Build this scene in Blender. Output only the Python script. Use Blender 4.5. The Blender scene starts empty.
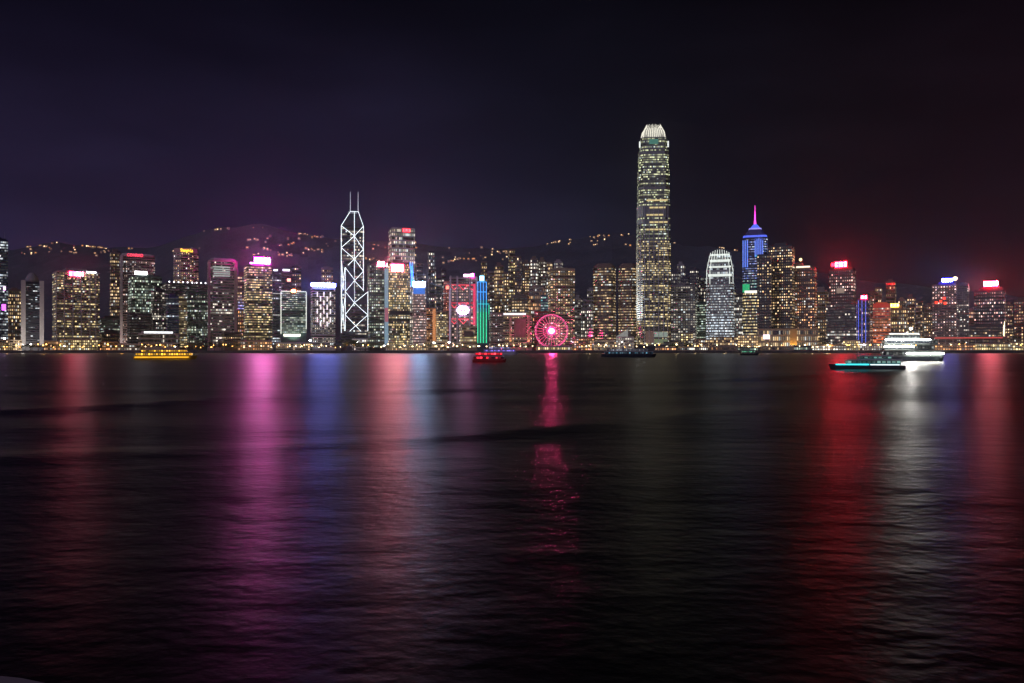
import bpy, math, random
from mathutils import Vector, noise as mnoise

R = random.Random(7)
C = bpy.context.scene.collection
sc = bpy.context.scene
rad = math.radians

# ------------------------------------------------------------------ camera
F, CX, HY, CAMZ = 800.0, 512.0, 349.0, 7.0     # focal length in px, centre column, horizon row, eye height
cam_d = bpy.data.cameras.new('camera')
cam_d.sensor_width = 36.0
cam_d.lens = F * 36.0 / 1024.0
cam_d.shift_y = (HY - 341.5) / 1024.0
cam_d.clip_start, cam_d.clip_end = 0.1, 30000
cam = bpy.data.objects.new('camera', cam_d)
cam.location = (0, 0, CAMZ)
cam.rotation_euler = (rad(90), 0, 0)
C.objects.link(cam)
sc.camera = cam

# ------------------------------------------------------------------ exposure, sampling
sc.view_settings.view_transform = 'Standard'
sc.view_settings.look = 'None'
sc.view_settings.gamma = 1
sc.view_settings.exposure = 0.0
sc.view_settings.use_curve_mapping = False
sc.cycles.max_bounces = 5
sc.cycles.diffuse_bounces = 1
sc.cycles.glossy_bounces = 3
sc.cycles.transparent_max_bounces = 6
sc.cycles.volume_bounces = 0
sc.cycles.sample_clamp_indirect = 12.0
sc.cycles.use_denoising = True
sc.cycles.use_adaptive_sampling = False
sc.cycles.filter_width = 1.5

# ------------------------------------------------------------------ night sky lit by the city
w = bpy.data.worlds.new('World'); sc.world = w; w.use_nodes = True
nt = w.node_tree; N = nt.nodes; LK = nt.links
N.clear()
def nd(t, **k):
    n = N.new(t)
    for a, b in k.items(): setattr(n, a, b)
    return n
def mathn(tree, op, a, b=None, c=None, clamp=False):
    n = tree.nodes.new('ShaderNodeMath'); n.operation = op; n.use_clamp = clamp
    for i, v in enumerate((a, b, c)):
        if v is None: continue
        if isinstance(v, (int, float)): n.inputs[i].default_value = v
        else: tree.links.new(v, n.inputs[i])
    return n.outputs[0]
tc = nd('ShaderNodeTexCoord'); sep = nd('ShaderNodeSeparateXYZ'); LK.new(tc.outputs['Generated'], sep.inputs[0])
def ramp(fac, stops):
    r = nd('ShaderNodeValToRGB'); LK.new(fac, r.inputs[0])
    e = r.color_ramp.elements
    while len(e) < len(stops): e.new(0.5)
    for el, (p, c) in zip(e, stops): el.position = p; el.color = (*c, 1)
    return r.outputs[0]
azi = mathn(nt, 'MULTIPLY_ADD', sep.outputs[0], 0.8, 0.5, clamp=True)
elev = mathn(nt, 'MULTIPLY', sep.outputs[2], 2.0, clamp=True)
low = ramp(azi, [(0.0, (.0290, .0205, .0580)), (0.35, (.0270, .0205, .0570)), (0.60, (.0185, .0185, .0370)), (0.78, (.0165, .0105, .0170)), (1.0, (.0190, .0075, .0130))])
high = ramp(azi, [(0.0, (.0028, .0026, .0085)), (0.5, (.0034, .0034, .0074)), (0.75, (.0022, .0017, .0034)), (1.0, (.0015, .0009, .0020))])
fac = ramp(elev, [(0.0, (0, 0, 0)), (0.22, (.18, .18, .18)), (0.5, (.62, .62, .62)), (0.8, (1, 1, 1))])
mix = nd('ShaderNodeMix', data_type='RGBA'); LK.new(fac, mix.inputs[0]); LK.new(low, mix.inputs[6]); LK.new(high, mix.inputs[7])
# faint cloud
nz = nd('ShaderNodeTexNoise'); nz.inputs['Scale'].default_value = 3.0; nz.inputs['Detail'].default_value = 5
mp = nd('ShaderNodeMapping'); mp.inputs['Scale'].default_value = (1.0, 1.0, 3.2); LK.new(tc.outputs['Generated'], mp.inputs[0]); LK.new(mp.outputs[0], nz.inputs[0])
cl = mathn(nt, 'MULTIPLY_ADD', mathn(nt, 'POWER', nz.outputs[0], 2.5), 1.9, 0.64)
mul = nd('ShaderNodeVectorMath', operation='SCALE'); LK.new(mix.outputs[2], mul.inputs[0]); LK.new(cl, mul.inputs['Scale'])
bg = nd('ShaderNodeBackground'); LK.new(mul.outputs[0], bg.inputs[0]); bg.inputs[1].default_value = 0.85
# the last of the twilight from the sun, far below the horizon
sky = nd('ShaderNodeTexSky', sky_type='NISHITA'); sky.sun_disc = False; sky.sun_elevation = rad(-8); sky.sun_rotation = rad(200)
bg2 = nd('ShaderNodeBackground'); LK.new(sky.outputs[0], bg2.inputs[0]); bg2.inputs[1].default_value = 0.05
ad = nd('ShaderNodeAddShader'); LK.new(bg.outputs[0], ad.inputs[0]); LK.new(bg2.outputs[0], ad.inputs[1])
wo = nd('ShaderNodeOutputWorld'); LK.new(ad.outputs[0], wo.inputs[0])

# added fill: one weak, wide violet light that lifts the facades and hill
sun_d = bpy.data.lights.new('facade_fill', 'SUN'); sun_d.energy = 0.62; sun_d.angle = rad(70); sun_d.color = (.78, .66, 1.0)
sun = bpy.data.objects.new('facade_fill', sun_d); sun.rotation_euler = (rad(62), 0, rad(-28)); C.objects.link(sun)

# ------------------------------------------------------------------ helpers
def tag(o, label=None, cat=None, group=None, kind=None):
    if label: o['label'] = label
    if cat: o['category'] = cat
    if group: o['group'] = group
    if kind: o['kind'] = kind
    return o

class MB:
    def __init__(self): self.v = []; self.f = []; self.uv = []; self.sm = []
    def add(self, vs, fs, uvs=None, smooth=False):
        o = len(self.v); self.v += [tuple(x) for x in vs]
        for i, f in enumerate(fs):
            self.f.append(tuple(o + k for k in f)); self.uv.append(uvs[i] if uvs else [(0, 0)] * len(f)); self.sm.append(smooth)
        return self
    def box(self, x0, x1, y0, y1, z0, z1):
        return self.prism([(x0, y0), (x1, y0), (x1, y1), (x0, y1)], z0, z1)
    def prism(self, fp, z0, z1, top=None):
        n = len(fp); tp = top or fp
        vs = [(x, y, z0) for x, y in fp] + [(x, y, z1) for x, y in tp]
        fs = [(i, (i + 1) % n, n + (i + 1) % n, n + i) for i in range(n)] + [tuple(range(n - 1, -1, -1)), tuple(range(n, 2 * n))]
        return self.add(vs, fs)
    def ring(self, fp, z0, z1, off=0.25, cell=3.0):
        n = len(fp); cx = sum(p[0] for p in fp) / n; cy = sum(p[1] for p in fp) / n
        out = []
        for x, y in fp:
            dx, dy = x - cx, y - cy
            out.append((x + off * (1 if dx > 0 else -1) * (abs(dx) > .01), y + off * (1 if dy > 0 else -1) * (abs(dy) > .01)))
        vs = [(x, y, z0) for x, y in fp] + [(x, y, z0) for x, y in out] + [(x, y, z1) for x, y in out] + [(x, y, z1) for x, y in fp]
        u = 0; fs = []; uvs = []
        for i in range(n):
            j = (i + 1) % n
            L = math.hypot(out[j][0] - out[i][0], out[j][1] - out[i][1]); k = max(1, round(L / cell))
            a, b = u, u + k; u += k
            fs.append((n + i, n + j, 2 * n + j, 2 * n + i)); uvs.append([(a, 0), (b, 0), (b, 1), (a, 1)])
            fs.append((i, j, n + j, n + i)); uvs.append([(a, -.1)] * 4)
            fs.append((2 * n + i, 2 * n + j, 3 * n + j, 3 * n + i)); uvs.append([(a, -.1)] * 4)
        return self.add(vs, fs, uvs)
    def tube(self, a, b, r, n=6, r2=None):
        a = Vector(a); b = Vector(b); d = (b - a).normalized()
        s = d.cross(Vector((0, 0, 1)));
        if s.length < .01: s = d.cross(Vector((1, 0, 0)))
        s.normalize(); t = d.cross(s); r2 = r if r2 is None else r2
        vs = [a + (s * math.cos(q) + t * math.sin(q)) * r for q in [2 * math.pi * i / n for i in range(n)]]
        vs += [b + (s * math.cos(q) + t * math.sin(q)) * r2 for q in [2 * math.pi * i / n for i in range(n)]]
        return self.add(vs, [(i, n + i, n + (i + 1) % n, (i + 1) % n) for i in range(n)] + [tuple(range(n)), tuple(range(2 * n - 1, n - 1, -1))])
    def lathe(self, prof, n=16, c=(0, 0, 0), axis='z'):
        vs = []
        for r, z in prof:
            for i in range(n):
                q = 2 * math.pi * i / n
                p = (r * math.cos(q), r * math.sin(q), z) if axis == 'z' else (r * math.cos(q), z, r * math.sin(q))
                vs.append((p[0] + c[0], p[1] + c[1], p[2] + c[2]))
        fs = []
        for k in range(len(prof) - 1):
            for i in range(n):
                j = (i + 1) % n; fs.append((k * n + i, k * n + j, k * n + n + j, k * n + n + i))
        fs.append(tuple(range(n - 1, -1, -1))); m = (len(prof) - 1) * n; fs.append(tuple(range(m, m + n)))
        return self.add(vs, fs, smooth=True)
    def torus(self, Rr, r, n=48, m=6, c=(0, 0, 0)):
        vs = []; fs = []
        for i in range(n):
            q = 2 * math.pi * i / n
            for k in range(m):
                p = 2 * math.pi * k / m; rr = Rr + r * math.cos(p)
                vs.append((c[0] + rr * math.cos(q), c[1] + r * math.sin(p), c[2] + rr * math.sin(q)))
        for i in range(n):
            for k in range(m):
                fs.append((i * m + k, i * m + (k + 1) % m, ((i + 1) % n) * m + (k + 1) % m, ((i + 1) % n) * m + k))
        return self.add(vs, fs, smooth=True)
    def mesh(self, name, mat=None):
        me = bpy.data.meshes.new(name); me.from_pydata(self.v, [], self.f)
        ul = me.uv_layers.new(name='UVMap'); k = 0; dat = [0.0] * (2 * len(me.loops))
        for uv in self.uv:
            for u in uv: dat[k] = u[0]; dat[k + 1] = u[1]; k += 2
        ul.data.foreach_set('uv', dat)
        me.polygons.foreach_set('use_smooth', self.sm)
        if mat: me.materials.append(mat)
        me.update()
        return me
    def build(self, name, mat=None, parent=None, loc=None):
        o = bpy.data.objects.new(name, self.mesh(name, mat)); C.objects.link(o)
        if parent: o.parent = parent
        if loc: o.location = loc
        return o

def empty(name, loc, rz=0):
    o = bpy.data.objects.new(name, None); C.objects.link(o); o.location = loc; o.rotation_euler = (0, 0, rz); o.empty_display_size = 2
    return o
def copy_tree(o, parent=None):
    c = o.copy(); C.objects.link(c)
    if parent: c.parent = parent
    for ch in list(o.children): copy_tree(ch, c)
    return c

# ------------------------------------------------------------------ materials
MATS = {}
def wallmat(name, rgb, rough=.75, metal=0.0, streak=.25):
    if name in MATS: return MATS[name]
    m = bpy.data.materials.new(name); m.use_nodes = True; t = m.node_tree; b = t.nodes['Principled BSDF']
    tcn = t.nodes.new('ShaderNodeTexCoord'); mpn = t.nodes.new('ShaderNodeMapping'); mpn.inputs['Scale'].default_value = (.12, .12, .03)
    nz = t.nodes.new('ShaderNodeTexNoise'); nz.inputs['Detail'].default_value = 6; nz.inputs['Scale'].default_value = 1.6
    t.links.new(tcn.outputs['Object'], mpn.inputs[0]); t.links.new(mpn.outputs[0], nz.inputs[0])
    mx = t.nodes.new('ShaderNodeMix'); mx.data_type = 'RGBA'
    mx.inputs[6].default_value = (*[c * (1 - streak) for c in rgb], 1); mx.inputs[7].default_value = (*[min(.9, c * (1 + streak)) for c in rgb], 1)
    t.links.new(nz.outputs[0], mx.inputs[0]); t.links.new(mx.outputs[2], b.inputs['Base Color'])
    b.inputs['Roughness'].default_value = rough; b.inputs['Metallic'].default_value = metal
    MATS[name] = m; return m
def emit(name, rgb, s, sample=True):
    if name in MATS: return MATS[name]
    m = bpy.data.materials.new(name); m.use_nodes = True; t = m.node_tree; b = t.nodes['Principled BSDF']
    b.inputs['Base Color'].default_value = (.05, .05, .05, 1); b.inputs['Emission Color'].default_value = (*rgb, 1)
    # lamps of slightly different age
    tcn = t.nodes.new('ShaderNodeTexCoord'); nz = t.nodes.new('ShaderNodeTexNoise'); nz.inputs['Scale'].default_value = .35
    t.links.new(tcn.outputs['Object'], nz.inputs[0])
    t.links.new(mathn(t, 'MULTIPLY', mathn(t, 'MULTIPLY_ADD', nz.outputs[0], .8, .6), s), b.inputs['Emission Strength'])
    m.cycles.emission_sampling = 'FRONT' if sample and s >= 13 else 'NONE'
    MATS[name] = m; return m
def winmat(name, gap, strength, run=3.0, cream=.42, glass=(.01, .012, .018)):
    """lit and unlit rooms behind glass: every pane of a storey is on or off by itself;
    the object's colour is the colour of the lamps inside, its alpha the share of rooms that are lit"""
    m = bpy.data.materials.new(name); m.use_nodes = True; t = m.node_tree; b = t.nodes['Principled BSDF']; L = t.links
    uv = t.nodes.new('ShaderNodeUVMap'); uv.uv_map = 'UVMap'; sp = t.nodes.new('ShaderNodeSeparateXYZ'); L.new(uv.outputs[0], sp.inputs[0])
    oi = t.nodes.new('ShaderNodeObjectInfo')
    seed = mathn(t, 'MULTIPLY', oi.outputs['Random'], 977.0)
    def wn(val, k):
        n = t.nodes.new('ShaderNodeTexWhiteNoise'); n.noise_dimensions = '2D'; cb = t.nodes.new('ShaderNodeCombineXYZ')
        if isinstance(val, (int, float)): cb.inputs[0].default_value = val
        else: L.new(val, cb.inputs[0])
        L.new(mathn(t, 'ADD', seed, k), cb.inputs[1]); L.new(cb.outputs[0], n.inputs[0]); return n.outputs[0]
    cell = mathn(t, 'FLOOR', sp.outputs[0])
    fr = mathn(t, 'FRACT', sp.outputs[0])
    n1 = wn(cell, 0); n2 = wn(mathn(t, 'FLOOR', mathn(t, 'DIVIDE', cell, run)), 11.3); n3 = wn(cell, 23.7); nf = wn(3.0, 41.1)
    # probability of a lit room on this storey
    p = mathn(t, 'MULTIPLY', oi.outputs['Alpha'], mathn(t, 'MULTIPLY_ADD', nf, 1.3, .35))
    val = mathn(t, 'ADD', mathn(t, 'MULTIPLY', n1, .5), mathn(t, 'MULTIPLY', n2, .5))
    p = mathn(t, 'ADD', p, mathn(t, 'GREATER_THAN', wn(5.0, 83.3), .93))      # now and then a whole storey is lit
    lit = mathn(t, 'LESS_THAN', val, p)
    dim = mathn(t, 'MULTIPLY', mathn(t, 'SUBTRACT', 1.0, lit), mathn(t, 'MULTIPLY', n3, .05))
    frame = mathn(t, 'MULTIPLY', mathn(t, 'GREATER_THAN', fr, gap * .5), mathn(t, 'LESS_THAN', fr, 1 - gap * .5))
    frame = mathn(t, 'MULTIPLY', frame, mathn(t, 'GREATER_THAN', sp.outputs[1], 0.0))
    br = mathn(t, 'MULTIPLY_ADD', mathn(t, 'POWER', n3, 2.6), 1.25, .13)
    e = mathn(t, 'MULTIPLY', mathn(t, 'ADD', mathn(t, 'MULTIPLY', lit, br), dim), frame)
    L.new(mathn(t, 'MULTIPLY', e, strength), b.inputs['Emission Strength'])
    mx = t.nodes.new('ShaderNodeMix'); mx.data_type = 'RGBA'; L.new(mathn(t, 'MULTIPLY', wn(cell, 61.9), cream), mx.inputs[0])
    L.new(oi.outputs['Color'], mx.inputs[6]); mx.inputs[7].default_value = (1, .86, .62, 1)
    mc = t.nodes.new('ShaderNodeMix'); mc.data_type = 'RGBA'; L.new(mathn(t, 'MULTIPLY', mathn(t, 'GREATER_THAN', wn(cell, 97.1), .84), min(1, cream * 1.6)), mc.inputs[0])
    L.new(mx.outputs[2], mc.inputs[6]); mc.inputs[7].default_value = (.78, .95, 1, 1)      # a few cold tubes
    L.new(mc.outputs[2], b.inputs['Emission Color'])
    b.inputs['Base Color'].default_value = (*glass, 1); b.inputs['Roughness'].default_value = .12
    m.cycles.emission_sampling = 'NONE'
    MATS[name] = m; return m

WIN = {'S': winmat('strip_glass', .10, 1.15, 9.0), 'N': winmat('narrow_glass', .42, 1.55, 2.0), 'O': winmat('office_glass', .12, 1.15, 3.0), 'R': winmat('flat_windows', .52, 1.7, 1.0), 'G': winmat('square_windows', .34, 1.3, 2.0)}
CELL = {'S': 2.6, 'N': 2.9, 'O': 3.4, 'R': 4.2, 'G': 4.4}
PITCH = {'S': 2.4, 'N': 2.3, 'O': 2.5, 'R': 3.1, 'G': 3.4}
BANDH = {'S': .42, 'N': .66, 'O': .52, 'R': .50, 'G': .58}
W_ = dict(pale=(.42, .40, .40), grey=(.28, .27, .28), dark=(.045, .045, .05), glass=(.05, .05, .075), brown=(.20, .145, .12), tan=(.34, .27, .2), pink=(.34, .24, .23), green=(.06, .10, .085), blue=(.04, .06, .13), white=(.6, .6, .6), red=(.3, .06, .05), orange=(.5, .22, .08), steel=(.5, .52, .55))
def wall(k): return wallmat(k + '_cladding', W_[k], .45 if k in ('glass', 'green', 'blue', 'dark', 'steel') else .8)
TINT = dict(warm=(1, .64, .28), yellow=(1, .76, .32), white=(1, .92, .78), green=(.74, 1, .78), cool=(.72, .86, 1), pink=(1, .62, .55), orange=(1, .42, .14), lime=(.9, 1, .55), teal=(.2, .9, .9), red=(1, .12, .08))

# ------------------------------------------------------------------ land, sea, hill
RIDGE = [(-300, 275), (-100, 262), (0, 250), (60, 243), (110, 249), (150, 249), (190, 235), (220, 226), (262, 225), (300, 232), (345, 239), (400, 241), (450, 247), (500, 248), (540, 245), (570, 240), (610, 234), (645, 235), (680, 243), (710, 246), (745, 252), (800, 270), (860, 281), (950, 290), (1024, 297), (1100, 301), (1400, 310)]
def lerp_tab(tab, x):
    if x <= tab[0][0]: return tab[0][1]
    for (a, b), (c, d) in zip(tab, tab[1:]):
        if x <= c: return b + (d - b) * (x - a) / (c - a)
    return tab[-1][1]
YH0, YH1 = 1780.0, 2950.0
def hill_z(px, Y):
    t = max(0.0, min(1.0, (Y - YH0) / (YH1 - YH0)))
    zr = CAMZ + (HY - lerp_tab(RIDGE, px)) * YH1 / F
    X = (px - CX) * Y / F
    bump = mnoise.noise(Vector((X / 130, Y / 130, 3.1))) * 16 + mnoise.noise(Vector((X / 28, Y / 28, 9.0))) * 5
    return 4.0 + (zr - 4.0) * (t ** 1.15) + bump * min(1, t * 3)

SHORE = 1362.0
# water: one sheet whose swell and old wakes are real waves
def wake(X, pts):
    return lerp_tab(pts, X)
WAKE_A = [(-200, 70), (-56, 87), (-27, 122), (0, 143), (37, 176), (120, 240), (400, 420)]
WAKE_B = [(-120, 44), (-60, 46), (-31, 50), (-18, 55), (-6, 62), (8, 72), (24, 88), (49, 116), (160, 240), (400, 420)]
def water_z(X, Y):
    z = 0.0
    d = Y - wake(X, WAKE_A); z += .36 * (1 + .4 * mnoise.noise(Vector((X / 30, 3, 8)))) * math.exp(-(d / (6.2 + 2 * mnoise.noise(Vector((X / 22, 1, 4))))) ** 2)
    d = Y - wake(X, WAKE_B); z += .17 * (1 + .4 * mnoise.noise(Vector((X / 14, 5, 2)))) * math.exp(-(d / (3.4 + 1.2 * mnoise.noise(Vector((X / 12, 6, 4))))) ** 2)
    fade = min(1, Y / 60.0)
    z += fade * .30 * mnoise.noise(Vector((X / 75, Y / 17, 6.3)))
    z += min(1, Y / 150) * .5 * mnoise.noise(Vector((X / 260, Y / 52, 5.7)))
    return z
mb = MB(); rows = [-80, -30, -8, 2]; y = 5.0
while y < SHORE: rows.append(y); y *= 1.0085
rows.append(SHORE + 1)
NC = 110
for Y in rows:
    for i in range(NC + 1):
        s = i / NC * 2 - 1; X = s * (90 + max(0, Y) * 1.25)
        mb.v.append((X, Y, water_z(X, Y) if 2 < Y < SHORE - 5 else 0.0))
for r in range(len(rows) - 1):
    for i in range(NC):
        a = r * (NC + 1) + i; mb.f.append((a, a + 1, a + NC + 2, a + NC + 1)); mb.uv.append([(0, 0)] * 4); mb.sm.append(True)
wm = bpy.data.materials.new('harbour_water'); wm.use_nodes = True; t = wm.node_tree; b = t.nodes['Principled BSDF']; L = t.links
b.inputs['Base Color'].default_value = (.0012, .0016, .0028, 1); b.inputs['IOR'].default_value = 1.18
tcn = t.nodes.new('ShaderNodeTexCoord')
def noise_tex(scale, sx, sy, det=3, rough=.55):
    m_ = t.nodes.new('ShaderNodeMapping'); m_.inputs['Scale'].default_value = (sx, sy, 1); m_.inputs['Rotation'].default_value = (0, 0, rad(4)); L.new(tcn.outputs['Object'], m_.inputs[0])
    n_ = t.nodes.new('ShaderNodeTexNoise'); n_.inputs['Scale'].default_value = scale; n_.inputs['Detail'].default_value = det; n_.inputs['Roughness'].default_value = rough
    L.new(m_.outputs[0], n_.inputs[0]); return n_.outputs[0]
n_rip = noise_tex(1.0, 1.9, 2.3, 3, .5)
n_chop = noise_tex(1.0, .20, .34, 3)
n_slick = noise_tex(1.0, .0045, .022, 3)
hh = mathn(t, 'ADD', mathn(t, 'MULTIPLY', n_rip, .036), mathn(t, 'MULTIPLY', n_chop, .17))
bp = t.nodes.new('ShaderNodeBump'); bp.inputs['Strength'].default_value = .75; bp.inputs['Distance'].default_value = 1.0; L.new(hh, bp.inputs['Height'])
L.new(bp.outputs[0], b.inputs['Normal'])
# the open harbour lies calmer than the chop thrown back by the near wall
spw = t.nodes.new('ShaderNodeSeparateXYZ'); L.new(tcn.outputs['Object'], spw.inputs[0])
mr = t.nodes.new('ShaderNodeMapRange'); mr.interpolation_type = 'SMOOTHSTEP'; L.new(mathn(t, 'ADD', spw.outputs[1], mathn(t, 'MULTIPLY', spw.outputs[0], -.25)), mr.inputs[0])
for k_, v_ in ((1, 30), (2, 320), (3, .318), (4, .288)): mr.inputs[k_].default_value = v_
L.new(mathn(t, 'MULTIPLY_ADD', n_slick, .06, mr.outputs[0]), b.inputs['Roughness'])
water = mb.build('water', wm); tag(water, 'dark rippled harbour water streaked with coloured reflections', kind='structure')

# land behind the sea wall, one sheet to the horizon
gmat = wallmat('ground_paving', (.12, .11, .10), .9)
g = MB(); g.add([(-5200, SHORE + 2.5, 4), (5200, SHORE + 2.5, 4), (5200, 4400, 4), (-5200, 4400, 4)], [(0, 1, 2, 3)])
tag(g.build('ground', gmat), 'flat paved land behind the sea wall', kind='structure')
g = MB(); g.box(-3000, 3000, SHORE, SHORE + 2.4, -3, 4.3)
for i in range(200): g.box(-1500 + i * 15, -1499 + i * 15, SHORE - .35, SHORE - .002, -3, 3.9)
sw = MB(); sw.box(-3000, 3000, SHORE, SHORE + 2.4, -3, 4.3)
sw = sw.build('sea_wall', wallmat('sea_wall_concrete', (.09, .085, .08), .9))
tag(sw, 'long dark concrete sea wall along the far shore', 'wall')
# the near promenade the photograph is taken from
g = MB(); e0, e1 = (-2.62, 4.02), (-2.30, 3.90)
fp = [(-40, 5.6), (-40, -40), (40, -40), (40, 1.4), (-1.1, 2.6), (-2.335, 4.0), (-2.487, 4.06), (-2.615, 4.087)]
fp = list(reversed(fp)); fp = fp[::-1]
g.prism(fp, -2.0, 5.33)
tag(g.build('promenade', wallmat('promenade_stone', (.20, .17, .18), .8)), 'edge of the stone promenade at the near shore', kind='structure')

# hill: land rising behind the towers, wooded
mb = MB(); cols = list(range(-380, 1461, 8)); hr = [YH0 + (YH1 - YH0) * i / 46 for i in range(47)] + [3150, 3500, 4200]
for Y in hr:
    for px in cols:
        z = hill_z(px, min(Y, YH1))
        if Y > YH1: z *= {3150: .93, 3500: .6, 4200: 0}[Y]
        mb.v.append(((px - CX) * Y / F, Y, z))
n = len(cols)
for r in range(len(hr) - 1):
    for i in range(n - 1):
        a = r * n + i; mb.f.append((a, a + 1, a + n + 1, a + n)); mb.uv.append([(0, 0)] * 4); mb.sm.append(False)
hill = mb.build('hill', wallmat('hill_woodland', (.10, .112, .14), 1.0, streak=.6)); tag(hill, 'dark wooded mountain rising behind the city', kind='structure')  # bluish base colour carries the look of haze over the slope

# ------------------------------------------------------------------ towers
SG = 2.7      # how much brighter the great roof signs are than anything else
class T:
    """a building that shows between pixel columns x0..x1, its front at distance Y; local axes: x right, y away, z up"""
    def __init__(s, name, label, cat, x0, x1, ytop, Y, dl=None, r=.8, zb=None, shape='box', group=None):
        s.Y = Y; s.cx = (x0 + x1) / 2; a = math.atan((s.cx - CX) / F); s.ca = math.cos(a)
        if dl is None: dl = .16 if s.cx < CX else -.16
        s.dl = dl; W = (x1 - x0) * Y * s.ca / F
        s.w = W / (math.cos(dl) + r * math.sin(abs(dl))); s.d = s.w * r
        Yc = Y + s.d / 2
        s.zb = (hill_z(s.cx, Y) - 6 if Y > YH0 else 4.0) if zb is None else zb
        s.e = empty(name, ((s.cx - CX) * Yc / F, Yc, s.zb), -a + dl)
        tag(s.e, label, cat, group)
        s.h = s.lz(ytop); s.x0, s.x1, s.ytop = x0, x1, ytop
        s.fp = s.foot(shape)
        s.yf = -s.d / 2
    def lx(s, px): return (px - s.cx) * s.Y * s.ca / F
    def lz(s, py): return CAMZ + (HY - py) * s.Y / F - s.zb
    def px(s, n): return n * s.Y / F
    def foot(s, shape, k=1.0, kx=None):
        x = s.w / 2 * (kx or k); y = s.d / 2 * k
        if shape == 'box': return [(-x, -y), (x, -y), (x, y), (-x, y)]
        if shape == 'oct':
            c = .29
            return [(-x + 2 * x * c, -y), (x - 2 * x * c, -y), (x, -y + 2 * y * c), (x, y - 2 * y * c), (x - 2 * x * c, y), (-x + 2 * x * c, y), (-x, y - 2 * y * c), (-x, -y + 2 * y * c)]
        if shape == 'cham':
            c = .14
            return [(-x + 2 * x * c, -y), (x - 2 * x * c, -y), (x, -y + 2 * y * c), (x, y - 2 * y * c), (x - 2 * x * c, y), (-x + 2 * x * c, y), (-x, y - 2 * y * c), (-x, -y + 2 * y * c)]
        if shape == 'round':
            pts = []
            for i in range(20):
                q = -math.pi / 2 + 2 * math.pi * i / 20
                pts.append((x * math.copysign(abs(math.cos(q)) ** .6, math.cos(q)), y * math.copysign(abs(math.sin(q)) ** .6, math.sin(q))))
            return pts
    def body(s, wallk, name='body', z0=None, z1=None, fp=None, top=None):
        m = MB(); m.prism(fp or s.fp, 0 if z0 is None else z0, s.h if z1 is None else z1, top)
        return m.build(name, wall(wallk) if isinstance(wallk, str) else wallk, s.e)
    def bands(s, style, tint, p, z0=None, z1=None, fp=None, pitch=None, name='window_band', off=.3, k=1.0, skip=()):
        if style == 'O': style = 'OSNO'[int(s.x0 * 7 + s.x1 * 3) % 4]
        kb = .85 + .3 * ((s.x0 * 1.37 + s.x1 * .71) % 1.0)
        z0 = s.px(3) if z0 is None else z0; z1 = s.h - s.px(1.2) if z1 is None else z1
        ph = s.px((pitch or PITCH[style]) * (1 if pitch else kb)); n = max(1, int((z1 - z0) / ph)); ph = (z1 - z0) / n
        m = MB(); m.ring(fp or s.fp, 0, ph * BANDH[style] * kb, off, CELL[style] * (1.9 - kb) * s.Y / 1500); me = m.mesh(name, WIN[style])
        tc = TINT[tint] if isinstance(tint, str) else tint
        for i in range(n):
            z = z0 + i * ph + ph * .2
            if any(a < z < b_ for a, b_ in skip): continue
            o = bpy.data.objects.new(name, me); C.objects.link(o); o.parent = s.e; o.location = (0, 0, z)
            j = R.uniform(.8, 1.25)
            o.color = (tc[0] * k * j, tc[1] * k * j, tc[2] * k * j, p)
    def fbox(s, name, x0, x1, ytop, ybot, mat, depth=1.0, out=0.4, parent=None):
        """a box on the front face, given in picture columns and rows"""
        m = MB(); y = s.yf - out; m.box(s.lx(x0), s.lx(x1), y - depth, y, s.lz(ybot), s.lz(ytop)); return m.build(name, mat, parent or s.e)
    def lines(s, name, segs, mat, r=.5, out=1.0, y=None):
        m = MB(); yy = s.yf - out if y is None else y
        for (a, b_, c, d) in segs: m.tube((s.lx(a), yy, s.lz(b_)), (s.lx(c), yy, s.lz(d)), r)
        return m.build(name, mat, s.e)
    def roof(s, x0, x1, ytop, wallk='dark', name='roof_housing', z0=None):
        m = MB(); m.box(s.lx(x0), s.lx(x1), -s.d * .3, s.d * .3, s.h if z0 is None else z0, s.lz(ytop)); return m.build(name, wall(wallk), s.e)
    def sign(s, x0, x1, y0, y1, rgb, k, letters=0, lrgb=None, lk=None, board=True):
        """lit roof sign: a glowing board on posts with brighter raised lettering"""
        nm = 'sign_glow_%d_%d' % (x0 * 10, y0 * 10)
        p = s.fbox('sign', x0, x1, y0, y1, emit(nm, rgb, k * SG if k > 12 else k) if board else wall('dark'), 1.0, .6)
        if letters:
            m = MB(); y = s.yf - 1.65; wd = (x1 - x0) / letters
            for i in range(letters):
                a, b_ = s.lx(x0 + wd * (i + .14)), s.lx(x0 + wd * (i + .86)); z0, z1 = s.lz(y1 - (y1 - y0) * .16), s.lz(y0 + (y1 - y0) * .16)
                kind = (i * 7 + int(x0)) % 3; tck = (b_ - a) * .3
                if kind != 1: m.box(a, a + tck, y - .3, y, z0, z1)
                if kind != 2: m.box(b_ - tck, b_, y - .301, y, z0, z1)
                m.box(a + tck + .01, b_ - tck - .01, y - .29, y, z1 - tck, z1); 
                if kind != 0: m.box(a + tck + .01, b_ - tck - .01, y - .29, y, z0, z0 + tck)
                else: m.box(a + tck + .01, b_ - tck - .01, y - .29, y, (z0 + z1) / 2 - tck / 2, (z0 + z1) / 2 + tck / 2)
            m.build('lettering', emit(nm + '_letters', lrgb or rgb, (lk or k) * (SG if (lk or k) > 12 else 1)), p)
        return p
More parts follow.
